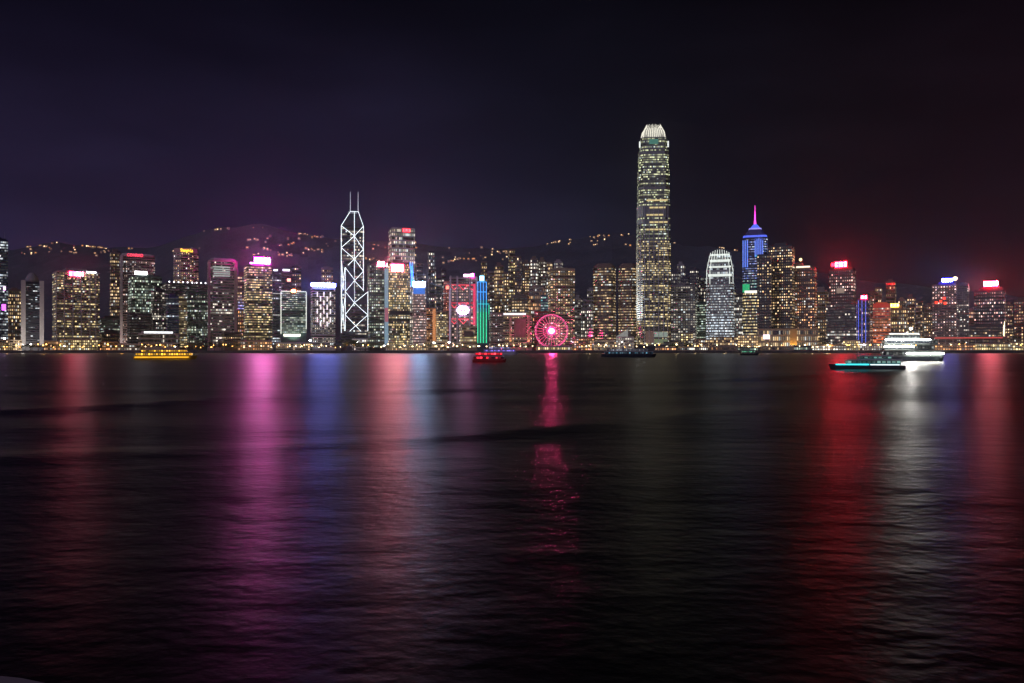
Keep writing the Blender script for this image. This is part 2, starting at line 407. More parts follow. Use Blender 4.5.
    def text(s, body, x0, x1, y0, y1, rgb, k, name='sign'):
        cu = bpy.data.curves.new('lettering', 'FONT'); cu.body = body; cu.extrude = .12; cu.size = 1.0; cu.resolution_u = 2
        o = bpy.data.objects.new('lettering', cu); C.objects.link(o)
        dg = bpy.context.evaluated_depsgraph_get(); me = bpy.data.meshes.new_from_object(o.evaluated_get(dg)); bpy.data.objects.remove(o)
        xs = [v.co.x for v in me.vertices]; ys = [v.co.y for v in me.vertices]
        sx = (s.lx(x1) - s.lx(x0)) / (max(xs) - min(xs)); sy = (s.lz(y0) - s.lz(y1)) / (max(ys) - min(ys))
        for v in me.vertices:
            v.co = Vector((s.lx(x0) + (v.co.x - min(xs)) * sx, s.yf - 1.2 - v.co.z * 2, s.lz(y1) + (v.co.y - min(ys)) * sy))
        me.materials.clear(); me.materials.append(emit(name + '_' + body.replace(' ', '_').replace('-', '_').lower(), rgb, k))
        ob = bpy.data.objects.new(name, me); C.objects.link(ob); ob.parent = s.e; return ob
    def mast(s, px, y0, y1, r=.5, mat=None, name='mast'):
        m = MB(); m.tube((s.lx(px), 0, s.lz(y0)), (s.lx(px), 0, s.lz(y1)), r, 6, r * .4); return m.build(name, mat or wall('grey'), s.e)

def lamp(kind, name, parent, loc, rgb, energy, size=1.0, rot=None, spot=None):
    d = bpy.data.lights.new(name, kind); d.color = rgb; d.energy = energy
    if kind == 'SPOT': d.spot_size = spot or rad(60); d.spot_blend = .6
    d.shadow_soft_size = size
    o = bpy.data.objects.new(name, d); C.objects.link(o); o.parent = parent; o.location = loc
    if rot: o.rotation_euler = rot
    return o

def simple(name, label, cat, x0, x1, ytop, Y, wk, st, tint, p, shape='box', dl=None, r=.8, k=1.0, pitch=None, roofs=True, z0=None, group=None):
    t_ = T(name, label, cat, x0, x1, ytop, Y, dl, r, shape=shape, group=group)
    t_.body(wk); t_.bands(st, tint, p, k=k, pitch=pitch, z0=z0)
    if roofs and (x1 - x0) > 7: t_.roof(x0 + (x1 - x0) * .25, x1 - (x1 - x0) * .3, ytop - R.uniform(1.5, 3.5), wk if wk != 'white' else 'grey')
    q_ = (x0 * 13 + x1 * 7) % 5
    if roofs and x1 - x0 > 9:
        if q_ < 2: t_.mast(x0 + (x1 - x0) * .62, ytop + .5, ytop - 4 - q_ * 2, .45)
        if q_ > 1.5: t_.roof(x0 + (x1 - x0) * .58, x1 - (x1 - x0) * .1, ytop - 1.4, 'dark', 'plant_room')
        if q_ > 3: m_ = MB(); m_.ring(t_.fp, t_.h - .01, t_.h + t_.px(.7), .15); m_.build('parapet', wall(wk), t_.e)
    return t_
O, G_, A_ = 'office tower', 'hotel', 'apartment block'

# ---- left edge to the magenta sign
t = simple('office_tower', 'blue-black glass tower cut by the left photo edge, two magenta lights on its face', O, -16, 8, 239, 1480, 'blue', 'O', 'cool', .42)
t.mast(5, 239, 230, .5)
t.fbox('face_lamp', 2.2, 4.2, 286.5, 289.5, emit('pink_lamp', (1, .4, .9), 10), .6, .5); t.fbox('light_emblem', .5, 4.5, 304, 310, emit('magenta_emblem', (.85, .1, 1), 3.5), .6, .5)
simple('apartment_block', 'short warm-lit apartment block beside the tower cut by the left edge', A_, 8, 21, 289, 1620, 'brown', 'R', 'warm', .5)
t = T('office_tower', 'dark glass tower between two pale concrete pillars with a domed top', O, 21, 44, 282, 1470, .05, .7)
t.body('glass'); t.bands('O', 'cool', .33, k=.8)
for a, c in ((20.6, 25.2), (39.2, 43.6)): t.fbox('pillar', a, c, 280.5, 345, wallmat('lit_pillar_concrete', (.62, .58, .56), .8), t.px(2.0), -.6)
mm = MB(); mm.lathe([(t.px(6.2), 0), (t.px(6.0), t.px(3)), (t.px(5.0), t.px(5.5)), (t.px(3.8), t.px(7.5)), (t.px(2.2), t.px(9.5)), (.2, t.px(10))], 16, (t.lx(32), 0, t.h)); mm.build('dome', wall('grey'), t.e)
lamp('SPOT', 'floodlight', t.e, (t.lx(26), t.yf - 60, 2), (1, .93, .85), 9e4, 2, (rad(112), 0, 0), rad(95))
t = simple('office_tower', 'wide office tower with a red and white lit sign at its roofline, yellowish windows', O, 52, 100, 271, 1470, 'grey', 'O', 'yellow', .48, dl=.16, pitch=2.45)
for i, xx in enumerate((53.5, 61.5, 70, 78.5, 87.5, 93.5)): t.fbox('pilaster', xx - .55, xx + .55, 272, 343, wall('pale'), 1.2, .45)
t.sign(66.5, 73, 271.8, 275.8, (1, .02, .09), 30); t.sign(73.2, 80.5, 272, 275.6, (1, .14, .26), 26, 4, (1, .55, .6), 50); t.fbox('roof_light', 84, 94, 270.6, 272.4, emit('cool_white_roof_light', (.95, .95, 1), 4), 1, .5)
simple('office_tower', 'low green-lit office block between the red and white signed tower and the curved hotel', O, 99, 120, 318, 1640, 'dark', 'O', 'green', .34, k=.5)
simple('apartment_tower', 'warm-dotted apartment tower close behind the left shoulder of the curved hotel', A_, 110, 121, 252, 1960, 'brown', 'R', 'warm', .6)
simple('low_block', 'dark low block at the foot of the curved hotel', 'building', 100, 119, 332, 1500, 'dark', 'R', 'warm', .3)
t = T('hotel_tower', 'pale curved hotel tower with red roof lettering and a fine grid of windows', G_, 119, 156, 255, 1640, .1, .6, shape='round')
t.body('pink'); t.bands('R', 'pink', .42, k=.55, pitch=2.3)
mm = MB(); mm.prism(t.foot('round', 1.01), t.h, t.h + t.px(1.6), t.foot('round', .9)); mm.build('parapet', wall('pale'), t.e)
t.text('CONRAD', 126, 142, 253.7, 256.8, (1, .06, .12), 2.6)
t.fbox('edge_pier', 119, 121.6, 256, 343, wallmat('lit_pier_stone', (.5, .42, .42), .8), 5, -2)
lamp('SPOT', 'floodlight', t.e, (t.lx(116), t.yf - 50, 2), (1, .8, .75), 8e4, 2, (rad(118), 0, rad(-8)), rad(80))
t = simple('office_tower', 'green-tinted office tower with a small white sign in front of the curved hotel', O, 128, 162, 276, 1560, 'green', 'O', 'green', .6, pitch=2.7, k=.8)
t.sign(132.5, 145, 271.5, 274.8, (1, .95, .98), 8, 5)
simple('office_tower', 'black office block with few lit rooms below the green-tinted tower', O, 127, 152, 313, 1480, 'dark', 'O', 'white', .12, roofs=False)
simple('office_tower', 'narrow black tower with scattered white windows left of the dark blue block', O, 151, 167, 291, 1500, 'dark', 'O', 'white', .38)
simple('office_tower', 'dark blue unlit glass block left of the pale lit column', O, 166, 179, 296, 1490, 'blue', 'O', 'cool', .06)
t = simple('exhibition_hall', 'low grey hall with a white-lit roof edge behind the yellow ferry', 'hall', 138, 180, 333, 1430, 'grey', 'G', 'white', .22, k=.35, roofs=False, r=.5)
mm = MB(); mm.box(t.lx(142), t.lx(171), t.yf - 4, t.d * .3, t.h, t.h + 3); mm.build('roof', wall('pale'), t.e)
t.fbox('roof_light_strip', 142, 171, 331.7, 333.3, emit('hall_light', (.9, .95, 1), 2.2), .6, 4.1)
t = simple('hotel_tower', 'octagonal pale hotel tower crowned with gold roof lettering', G_, 173, 199, 251, 1660, 'pink', 'R', 'warm', .55, shape='oct', pitch=2.4, k=.75, roofs=False, dl=.05)
mm = MB(); mm.prism(t.foot('oct', .97), t.h, t.h + t.px(3)); mm.build('crown', wall('pink'), t.e)
t.text('Shangri-La', 180, 192.5, 248.6, 252.8, (1, .62, .05), 3.6)
t = simple('office_tower', 'broad dark slab with a row of white roof lights in front of the gold-lettered hotel', O, 161, 208, 283, 1590, 'dark', 'O', 'white', .22, roofs=False)
for i in range(9): t.fbox('roof_lamp', 166 + i * 4.6, 167 + i * 4.6, 281.6, 282.8, emit('slab_roof_lamp', (.9, .92, 1), 5), .6, .3)
simple('office_tower', 'slim tower reading as one pale yellow lit column beside the dark green glass block', O, 178, 187, 295, 1510, 'tan', 'O', 'yellow', 1.3, k=.42, roofs=False, pitch=2.2)
simple('office_tower', 'dark green glass office block right of the pale lit column', O, 186, 208, 292, 1530, 'green', 'O', 'green', .3, k=.55)
t = simple('office_tower', 'rounded grey tower with a patch of greenish white windows near its top', O, 207, 237, 260, 1500, 'pink', 'O', 'white', .26, shape='cham', roofs=False, dl=.1)
mm = MB(); mm.prism(t.foot('cham', 1.0), t.h, t.h + t.px(2.2), t.foot('cham', .82)); mm.build('crown', wall('grey'), t.e)
for a, c in ((206.8, 209.4), (233.2, 236.4)): t.fbox('corner_pier', a, c, 262, 343, wall('pink'), 2.2, -.9)
for i in range(5): t.fbox('lit_floor', 211.6 + i % 2, 229, 266.5 + i * 2.2, 267.7 + i * 2.2, emit('pale_green_floor', (.8, 1, .86), .42, False), .4, .35)
simple('low_block', 'dark low terminal block at the foot of the rounded grey tower', 'building', 222, 241, 332, 1440, 'dark', 'R', 'warm', .25, roofs=False)
simple('apartment_tower', 'thin warm-dotted apartment tower left of the magenta signed tower', A_, 237, 246, 275, 1840, 'brown', 'R', 'warm', .62)
simple('low_block', 'squat orange-lit block wedged left of the magenta signed tower', 'building', 235, 245, 309, 1700, 'brown', 'R', 'orange', .8, roofs=False)
t = simple('office_tower', 'dark tower with gold office windows under a brilliant magenta roof sign', O, 244, 272, 265, 1500, 'dark', 'O', 'yellow', .66, dl=.16, pitch=2.4)
t.sign(252.5, 268.5, 257.3, 264, (1, .004, .50), 48, 5, (1, .48, .9), 80); t.fbox('roof_light', 248, 252, 262.5, 264, emit('magenta_small', (1, .3, .9), 5), .8, .5)
# ---- magenta sign to the lattice tower
t = simple('office_tower', 'slender dark tower with a cool white top light right of the magenta sign', O, 272, 281, 271, 1760, 'glass', 'O', 'cool', .25); t.fbox('roof_light', 273, 277, 269.5, 271, emit('cool_roof_a', (.8, .85, 1), 3), .8, .5)
t = simple('office_tower', 'slender purple-dark tower with a wider white top light and a red lamp', O, 281, 292, 271.5, 1790, 'glass', 'O', 'pink', .25); t.fbox('roof_light', 282, 289, 269.3, 271, emit('cool_roof_b', (.9, .9, 1), 3.2), .8, .5); t.fbox('face_lamp', 286.5, 290, 278.5, 281.5, emit('red_face_lamp', (1, .25, .18), 4), .6, .5)
simple('apartment_tower', 'dim apartment tower with warm dots behind the white-outlined block', A_, 291, 301, 266, 1950, 'glass', 'R', 'warm', .35)
t = T('office_tower', 'square block outlined in white light with a dim green glass face and red roof lamp', O, 280, 306.5, 291, 1470, .05, .8)
t.body('green'); t.bands('O', 'green', .8, z0=t.lz(333), k=.48, pitch=2.0)
wl = emit('white_outline', (.95, 1, .88), 1.1, False)
t.lines('outline_light', [(280.5, 292, 280.5, 334), (305.8, 292, 305.8, 329), (280.5, 291.5, 305.8, 291.5)], wl, .75, 1.0)
t.fbox('wall_wash_glow', 283, 300, 334, 336.5, emit('foot_light', (1, .97, .82), 2.0), 1, .6)
t.fbox('roof_lamp', 291, 295, 289.5, 292.5, emit('red_roof_lamp', (1, .16, .04), 40), 1, 1.8)
lamp('SPOT', 'floodlight', t.e, (t.lx(293), t.yf - 22, 14), (.75, 1, .88), 5e4, 2, (rad(150), 0, 0), rad(100))
t = simple('office_tower', 'thin dark annex strung with fine light lines left of the white-outlined block', O, 272, 280.5, 293, 1500, 'glass', 'O', 'cool', .2, roofs=False)
t.lines('line_light', [(272, 293.5, 280, 293.5), (272, 315, 280, 315)], wl, .35, 1.0)
t = T('office_tower', 'grey tower topped by a glowing blue bar with staggered white slit lights', O, 310.5, 335.5, 287.5, 1470, .12, .8)
t.body('pale'); t.bands('R', 'white', .5, k=.34, pitch=2.5)
t.sign(310, 334.5, 283.3, 286.6, (.16, .20, 1), 42); t.fbox('bar_light', 313, 333, 284.2, 285.6, emit('bar_core', (.55, .72, 1), 14), .5, 1.7)
for c in range(5):
    for r_ in range(4): 
        xx = 315.5 + c * 3.3; yy = 292 + r_ * 8.4 + (4.2 if c % 2 else 0); t.fbox('slit_light', xx, xx + 1.3, yy, yy + 5.0, emit('slit_white', (1, .88, .92), 1.25, False), .5, .4)
simple('apartment_tower', 'small gold-dotted apartment tower peeping over the blue-topped tower', A_, 321, 333, 268, 1900, 'brown', 'R', 'warm', .6)
t = T('office_tower', 'angular dark glass tower laced with white diagonal light tubes and twin masts', O, 341, 364, 226, 1500, 0, 1.0)
gl = wall('glass'); t.yf = -t.d / 2; hw = t.w / 2
t.body('glass', z1=t.lz(226)); t.fp = t.foot('box')
tl = emit('tube_white', (.86, .95, 1), 2.1)
mm = MB(); s2 = t.px(4.5); mm.prism(t.foot('box'), t.lz(226), t.lz(212.5), [(-s2, -s2), (s2, -s2), (s2, s2), (-s2, s2)]); mm.build('roof', gl, t.e)
mm = MB(); mm.box(-s2, s2, -s2, s2, t.lz(212.5), t.lz(210.2)); mm.build('roof_housing', wallmat('mast_base', (.5, .55, .6), .5), t.e)
for m_ in (350.3, 358.2): t.mast(m_, 210.5, 189.5, .75, emit('mast_glow', (.8, .85, 1), .75, False))
yy = t.yf - 9; rt = t.lx(367.8)
for nm, a, c, top, da in (('wing', 345.3, 354.4, 268, 0), ('wing', 354.6, 368, 292, 0)):
    mm = MB(); mm.add([(t.lx(a), t.yf - 8, 0), (t.lx(c), t.yf - 8, 0), (t.lx(c), t.yf - .1, 0), (t.lx(a), t.yf - .1, 0),
        (t.lx(a), t.yf - 8, t.lz(268 if a < 350 else 303)), (t.lx(c), t.yf - 8, t.lz(280 if a < 350 else 292)), (t.lx(c), t.yf - .1, t.lz(270 if a < 350 else 290)), (t.lx(a), t.yf - .1, t.lz(262 if a < 350 else 300))],
        [(0, 1, 5, 4), (1, 2, 6, 5), (2, 3, 7, 6), (3, 0, 4, 7), (4, 5, 6, 7), (3, 2, 1, 0)]); mm.build('wing', gl, t.e)
t.bands('O', 'white', .36, z1=t.lz(227), k=.6, pitch=3)
def tubes(segs, y): 
    for (a, b_, c, d) in segs:
        m = MB(); m.tube((t.lx(a), y, t.lz(b_)), (t.lx(c), y, t.lz(d)), .48); m.build('light_tube', tl, t.e)
tubes([(341.3, 226, 341.3, 333), (363.4, 226, 363.4, 291), (354.4, 212, 354.4, 303), (341.3, 226, 350, 212), (363.4, 226, 358.5, 212), (350, 211.5, 358.5, 211.5),
       (341.3, 226, 354.4, 236), (363.4, 226, 354.4, 236), (354.4, 236, 341.3, 248), (354.4, 236, 363.4, 249), (341.3, 248, 354.4, 259), (363.4, 249, 354.4, 259),
       (354.4, 259, 345.3, 268), (354.4, 259, 363.4, 271), (363.4, 271, 354.4, 281)], t.yf - 1.2)
tubes([(345.3, 268, 345.3, 331), (345.3, 268, 354.4, 280), (354.4, 281, 345.3, 292), (345.3, 292, 354.4, 303), (354.4, 303, 345.3, 315), (345.3, 315, 361, 331.5), (354.4, 303, 367.8, 292),
       (367.8, 292, 367.8, 331), (354.4, 303, 367.8, 315), (367.8, 315, 349.5, 331.5), (354.4, 281, 363, 290)], t.yf - 9)
wfp = [(t.lx(345.3), t.yf - 8), (t.lx(367.8), t.yf - 8), (t.lx(367.8), t.yf - .2), (t.lx(345.3), t.yf - .2)]
t.bands('O', 'white', .34, z0=t.px(4), z1=t.lz(304), fp=wfp, k=.5, pitch=2.8, off=.15)
tubes([(341.6, 262, 343.8, 290), (345, 268, 341.4, 295), (341.6, 295, 344.6, 331), (345, 298, 341.5, 326)], t.yf - 5)
# ---- lattice tower to the great wheel
t = simple('office_tower', 'pale green-white windowed tower with a pink roof sign right of the lattice tower', O, 367.5, 386, 264, 1580, 'glass', 'G', 'green', .6, k=.55, pitch=2.7)
t.sign(376.5, 383.5, 261.8, 266.4, (1, .10, .22), 34, 2, (1, .6, .7), 20)
t = simple('office_tower', 'tall square tower with a grid of white-lit rooms and a small red roof sign', O, 388.5, 415, 227.5, 1640, 'grey', 'G', 'white', 1.15, k=.62, pitch=3.9, dl=.18, roofs=False)
t.sign(401, 408.5, 228.3, 232, (1, .02, .04), 3, 3, (1, .10, .12), 5)
t.fbox('accent_light', 408.6, 410.2, 266, 286, emit('blue_accent', (.05, .25, 1), 2.2), .6, 8)
t = simple('office_tower', 'gold-windowed office tower with a glowing pink-white sign and a pale blue side strip', O, 386, 409.5, 262.5, 1500, 'dark', 'O', 'yellow', .95, dl=.1, pitch=2.35, k=.95)
t.sign(390.3, 402.8, 264.3, 271.5, (1, .02, .08), 26, 3, (1, .45, .50), 110)
t.fbox('dark_band', 388.5, 409, 310.5, 315, wall('dark'), .6, .5)
t.fbox('light_strip', 383.6, 387.4, 269, 345, emit('pale_blue_strip', (.42, .66, .86), .42, False), 1, .3)
t.fbox('light_strip', 383.8, 387.2, 308, 322, emit('pink_strip', (.9, .25, .34), .35, False), .4, 1.5)
t.lines('accent_light', [(409.4, 262, 411.8, 286), (411.8, 262, 413, 288)], emit('blue_accent_b', (.05, .22, 1), 3.0), .8, -4)
t = simple('office_tower', 'slim pinkish tower topped by a white-blue sign over a blue-lit crown', O, 412.5, 426, 287, 1510, 'pink', 'O', 'pink', .85, z0=None, dl=.08, pitch=2.6)
t.sign(412.8, 424.4, 281.8, 286.5, (.25, .5, 1), 44, 3, (.5, .78, 1), 50)
t.fbox('crown_light', 413, 424.5, 288, 294, emit('blue_crown', (.03, .18, .75), .8, False), .6, .5)
for a, c, y, l in ((416, 423, 262, 'left of'), (428, 434.5, 251, 'tallest of those right of'), (436, 441.5, 278, 'second to the right of'), (441.5, 446, 268, 'farthest right of')):
    simple('apartment_tower', 'faint white-dotted apartment tower on the slope, ' + l + ' the white-blue sign', A_, a, c, y, R.uniform(1880, 2050), 'glass', 'R', 'white', .42, k=.75)
t = simple('office_block', 'orange-lit block with a bright right edge right of the white-blue signed tower', O, 426, 436, 308, 1480, 'orange', 'O', 'orange', .5, k=.6, roofs=False)
t.fbox('light_strip', 432, 435, 309, 342, emit('orange_strip', (1, .38, .12), .55, False), .6, .5)
simple('office_block', 'brown block with yellow windows between the orange-lit block and the red-trussed tower', O, 436, 447.5, 311, 1470, 'brown', 'O', 'yellow', .75, roofs=False)
t = simple('office_tower', 'narrow red-glowing tower at the left shoulder of the red-trussed tower', O, 443.5, 450, 281, 1620, 'red', 'O', 'red', .8, k=.6, roofs=False)
t.fbox('face_lamp', 445.5, 448.5, 286, 289, emit('red_shoulder', (1, .18, .12), 3), .5, .5)
# trussed bank
t = T('bank_tower', 'grey tower with glowing red trusses and a bright hexagon emblem', O, 449, 477.5, 277, 1500, .03, .7)
t.body('grey'); t.bands('G', 'pink', .8, k=.55, pitch=2.8)
rl = emit('red_truss', (1, .05, .10), 1.7)
for i, yy in enumerate((285, 303, 319)):
    segs = [(449.5, yy, 476.5, yy)]
    for q in range(3):
        a = 449.5 + q * 9; segs += [(a, yy, a + 4.5, yy + 5), (a + 4.5, yy + 5, a + 9, yy)]
    t.lines('truss_light', segs, rl, .55, 1.2)
for a in (450.3, 457, 469.5, 475.8): t.fbox('mast_column', a - .8, a + .8, 276, 344, wallmat('bank_mast', (.55, .5, .55), .5, .2), 1.6, .5)
t.fbox('light_strip', 472.7, 475.2, 284, 325, emit('red_edge', (1, .06, .16), .8), .6, 2.4)
t.fbox('light_strip', 448.8, 450.2, 290, 344, emit('mauve_edge', (.7, .5, .75), .4, False), .6, 2.4)
t.sign(463.5, 472, 274.3, 276.6, (1, .5, .85), 9); t.fbox('roof_lamp', 470.8, 473.6, 273.6, 276.8, emit('magenta_tip', (1, .05, .5), 40), 1, 2)
mm = MB(); hx = [(456.3, 310.2), (459.4, 306.3), (465.8, 306.3), (468.9, 310.2), (465.8, 314.3), (459.4, 314.3)]
f0 = [(t.lx(a), t.yf - 3, t.lz(c)) for a, c in hx]; f1 = [(x, y + 1, z) for x, y, z in f0]
mm.add(f0 + f1, [(0, 1, 2, 3, 4, 5), (11, 10, 9, 8, 7, 6)] + [(i, 6 + i, 6 + (i + 1) % 6, (i + 1) % 6) for i in range(6)])
em = mm.build('emblem', emit('emblem_white', (.95, .55, 1), 24), t.e)
mm = MB(); z = t.lz(310.2)
for a, c in ((459.6, 1), (465.6, -1)):
    pts = [(t.lx(a), t.yf - 3.3, t.lz(306.6)), (t.lx(a), t.yf - 3.3, t.lz(314)), (t.lx(462.6 - c * .2), t.yf - 3.3, z)]
    mm.add(pts + [(x, y + .25, zz) for x, y, zz in pts], [(0, 1, 2), (5, 4, 3), (0, 3, 4, 1), (1, 4, 5, 2), (2, 5, 3, 0)])
mm.build('emblem_triangle', emit('emblem_red', (1, .16, .26), 1.3), em)
simple('office_block', 'low yellow-lit block with a dark centre at the foot of the red-trussed tower', O, 460, 477, 326, 1440, 'tan', 'O', 'yellow', .8, roofs=False, pitch=2.8).fbox('dark_opening', 463, 473, 331, 337, wall('dark'), .5, .4)
# stepped tower lit blue over green
t = T('office_tower', 'slim stepped tower outlined in light, blue above and green below', O, 477, 489.5, 305, 1500, .03, .8)
t.body('blue'); fpu = [(t.lx(477.2), -t.d / 2), (t.lx(486.6), -t.d / 2), (t.lx(486.6), t.d / 2), (t.lx(477.2), t.d / 2)]
t.body('blue', 'upper_tier', t.h, t.lz(281), fpu)
fpt = [(t.lx(479), -t.d / 3), (t.lx(484.5), -t.d / 3), (t.lx(484.5), t.d / 3), (t.lx(479), t.d / 3)]
t.body('blue', 'top_tier', t.lz(281), t.lz(278.5), fpt, [(x * .4 + t.lx(481.7) * .6, y * .3) for x, y in fpt])
t.fbox('crown_light', 479.5, 484, 275.8, 281, emit('cyan_crown', (.35, .8, 1), 3.2), 2, -1)
bl = emit('outline_blue', (.06, .36, 1), 2.2, False); gr_ = emit('outline_green', (.05, .9, .46), 1.5, False); cy = emit('outline_cyan', (.05, .65, .75), 1.6, False)
for a in (477.6, 480.4, 483.2, 486.2):
    t.lines('outline_light', [(a, 282, a, 300)], bl, .5, .8); t.lines('outline_light', [(a, 300, a, 312)], cy, .5, .8); t.lines('outline_light', [(a, 312, a, 343)], gr_, .55, .8)
t.lines('outline_light', [(477.4, 282, 486.4, 282)], bl, .5, .8); t.lines('outline_light', [(477.4, 292, 486.4, 292)], bl, .5, .8); t.lines('outline_light', [(477.4, 304, 488.9, 304)], cy, .5, .8); t.lines('outline_light', [(488.8, 305, 488.8, 320)], gr_, .5, .8)
t.fbox('wall_wash_glow', 477.5, 486, 282, 303, emit('wash_blue', (.01, .09, .34), .32, False), .3, .25); t.fbox('wall_wash_glow', 477.5, 487, 308, 343, emit('wash_green', (.01, .24, .12), .42, False), .3, .25)  # thin glowing sheets put the blue and green wash onto the wall
t = simple('office_block', 'grey-pink block with a fine window grid right of the blue-over-green tower', O, 488.5, 508.5, 313, 1480, 'pink', 'R', 'pink', .4, pitch=2.2, k=.5, roofs=False)
t = T('civic_hall', 'warm uplit block with a bright white roof line left of the great wheel', 'building', 503, 532, 315, 1440, .02, .6)
t.body('tan'); t.bands('R', 'yellow', .5, k=.55, pitch=2.6); t.fbox('roof_light', 503.5, 525.5, 313.2, 314.8, emit('hall_roof_line', (.95, .92, 1), 2.2), 1.2, .4)
mm = MB()
t.fbox('dark_opening', 514, 526, 318, 337, wall('brown'), .4, .35)
for a in (510, 528.5):
    t.fbox('pier', a - 1.2, a + 1.2, 317, 345, wall('tan'), 1.2, .3)
    lamp('SPOT', 'uplight', t.e, (t.lx(a), t.yf - 5, t.lz(344.5)), (1, .62, .18), 1.2e4, .5, (rad(165), 0, 0), rad(50))
simple('low_block', 'narrow warm block between the uplit hall and the great wheel', 'building', 531, 537, 321, 1500, 'brown', 'R', 'warm', .6, roofs=False)
AP = [(481, 487, 261, 'peeping above the blue-over-green tower'), (489, 494.5, 283, 'just right of the blue-over-green tower'), (494.5, 503.5, 265, 'tall, second to the right of the blue-over-green tower'), (504, 508.5, 272, 'thin, left of the tall cluster before the great wheel'),
      (508.5, 515, 249, 'the tallest of the cluster on the slope above the uplit hall'), (515, 521.5, 256, 'right-hand neighbour of the tallest one above the uplit hall'), (522.5, 530, 262, 'with a ragged top above the narrow warm block'), (530.5, 538, 258, 'above the dark red block by the great wheel'), (538.5, 546, 260, 'with gold rooms directly left of the square grid tower'), (546.5, 552.5, 262, 'rising behind the left corner of the square grid tower')]
for a, c, y, l in AP: simple('apartment_tower', 'warm-dotted apartment tower ' + l, A_, a, c, y, R.uniform(1850, 2060), 'brown', 'R', R.choice(['warm', 'yellow', 'white']), R.uniform(.5, .72), k=.95)
for a, c, y, l in ((419, 426, 274, 'over the left half of the white-blue sign'), (429.5, 436, 267, 'over the orange-lit block'), (437.5, 445, 284, 'over the brown yellow-windowed block'), (487.5, 494, 271, 'highest right of the blue-over-green tower'), (499, 507, 288, 'over the grey-pink fine-grid block'), (513, 521, 273, 'over the middle of the uplit hall'), (524, 532, 279, 'over the right end of the uplit hall'), (554, 563, 261, 'over the square grid tower'), (583, 590, 299, 'over the dim white-roomed block'), (677, 685, 264, 'right of the tallest tower, highest there'), (725, 736, 287, 'behind the right edge of the white-crowned tower')):
    simple('apartment_tower', 'pale-dotted slope apartment tower in the rear row ' + l, A_, a, c, y, R.uniform(2080, 2200), 'grey', 'R', R.choice(['warm', 'white', 'yellow']), R.uniform(.4, .62), k=.8)
simple('office_block', 'orange-glowing block below the apartment towers left of the square grid tower', O, 529, 546.5, 287, 1740, 'tan', 'G', 'orange', .62, k=.7)
simple('office_block', 'brown block with warm rooms above the white roof line of the uplit hall', O, 512, 529, 296, 1700, 'brown', 'G', 'warm', .5, k=.7)
t = simple('office_block', 'dark red block behind the left rim of the great wheel', O, 534, 548.5, 311, 1490, 'red', 'R', 'pink', .25, k=.5, roofs=False)
t = simple('office_tower', 'small teal-lit tower above the dark red block', O, 541, 548.5, 295, 1700, 'blue', 'O', 'teal', .8, k=.4, roofs=False)
simple('office_tower', 'square pale tower with a dense grid of warm windows behind the great wheel', O, 548, 575, 269, 1520, 'tan', 'G', 'warm', .85, k=.72, pitch=2.55, dl=.14)
simple('office_block', 'pale grey block directly right of the square grid tower', O, 574, 582, 298, 1640, 'grey', 'O', 'white', .4, k=.6)
simple('office_block', 'dim block with white rooms between the square grid tower and the twin brown towers', O, 581, 594, 309, 1600, 'grey', 'R', 'white', .6)
simple('apartment_tower', 'stepped grey apartment tower touching the left twin brown tower', A_, 587, 595, 289, 1720, 'grey', 'R', 'white', .35, k=.6)
for a, c, l in ((592, 617, 'left of the twin brown rounded towers, its amber rooms clearest'), (617.6, 638, 'right of the twin brown rounded towers, half hidden by the tallest tower')):
    t = simple('office_tower', l, O, a, c, 266, 1580, 'brown', 'O', 'warm', .6, shape='round', roofs=False, pitch=2.6, k=.7, r=.9)
    mm = MB(); mm.prism(t.foot('round', 1.0), t.h, t.h + t.px(3), t.foot('round', .72)); mm.build('crown', wall('brown'), t.e)
# ---- the tallest tower
t = T('skyscraper', 'tallest tower of the skyline, tapering silver shaft with a white-lit crown of fins', 'skyscraper', 635.3, 671, 137, 1400, .10, .9, shape='cham')
st = wallmat('silver_cladding', (.27, .29, .27), .45, .3)
tiers = [(345, 240, 1.0), (240, 203, .975), (203, 168, .94), (168, 148, .885), (148, 136, .80)]
dark = [(186.5, 190.5), (207, 217), (219.5, 223.5), (152, 155)]
for yb, yt, k in tiers:
    fp = t.foot('cham', k); t.body(st, 'shaft', max(0, t.lz(yb)), t.lz(yt), fp)
    z0, z1 = max(t.px(3), t.lz(yb) + t.px(.6)), t.lz(yt) - t.px(.4)
    pit = 2.2
    t.bands('O', 'lime' if yt < 235 else 'yellow', .62 if yt < 235 else .52, z0, z1, fp, pit, skip=[(t.lz(b_), t.lz(a)) for a, b_ in dark], k=.85)
for i in range(5): t.fbox('lit_floor', 645 + i % 2 * 3, 666 - i % 3 * 2, 199.5 + i * 7.3, 201 + i * 7.3, emit('gold_floor', (1, .78, .36), .75, False), .3, .35)
for a in (638.8, 643.0, 647.6, 652.4, 657.2, 662, 666.4): t.fbox('pilaster', a - .3, a + .3, 204, 343, wallmat('silver_pilaster', (.5, .5, .52), .4, .2), 1.0, .3)
t.fbox('lobby_glazing', 644, 652, 331, 343, emit('lobby_pink', (1, .6, .5), .10, False), .6, .5); t.fbox('lobby_glazing', 652.5, 666, 332, 337, emit('lobby_white', (.8, 1, .85), .28), .6, .5); t.fbox('lobby_glazing', 652.5, 666, 339, 343, emit('lobby_lime', (.8, 1, .55), .16), .6, .5)
fp = t.foot('cham', .76); t.body(emit('crown_core_glow', (1, .96, .82), .34, False), 'crown_core', t.lz(136), t.lz(126), fp, t.foot('cham', .52))  # core glows of itself in place of floodlights on it
fl = emit('crown_fin_light', (1, .96, .80), 1.05)
NF = 40
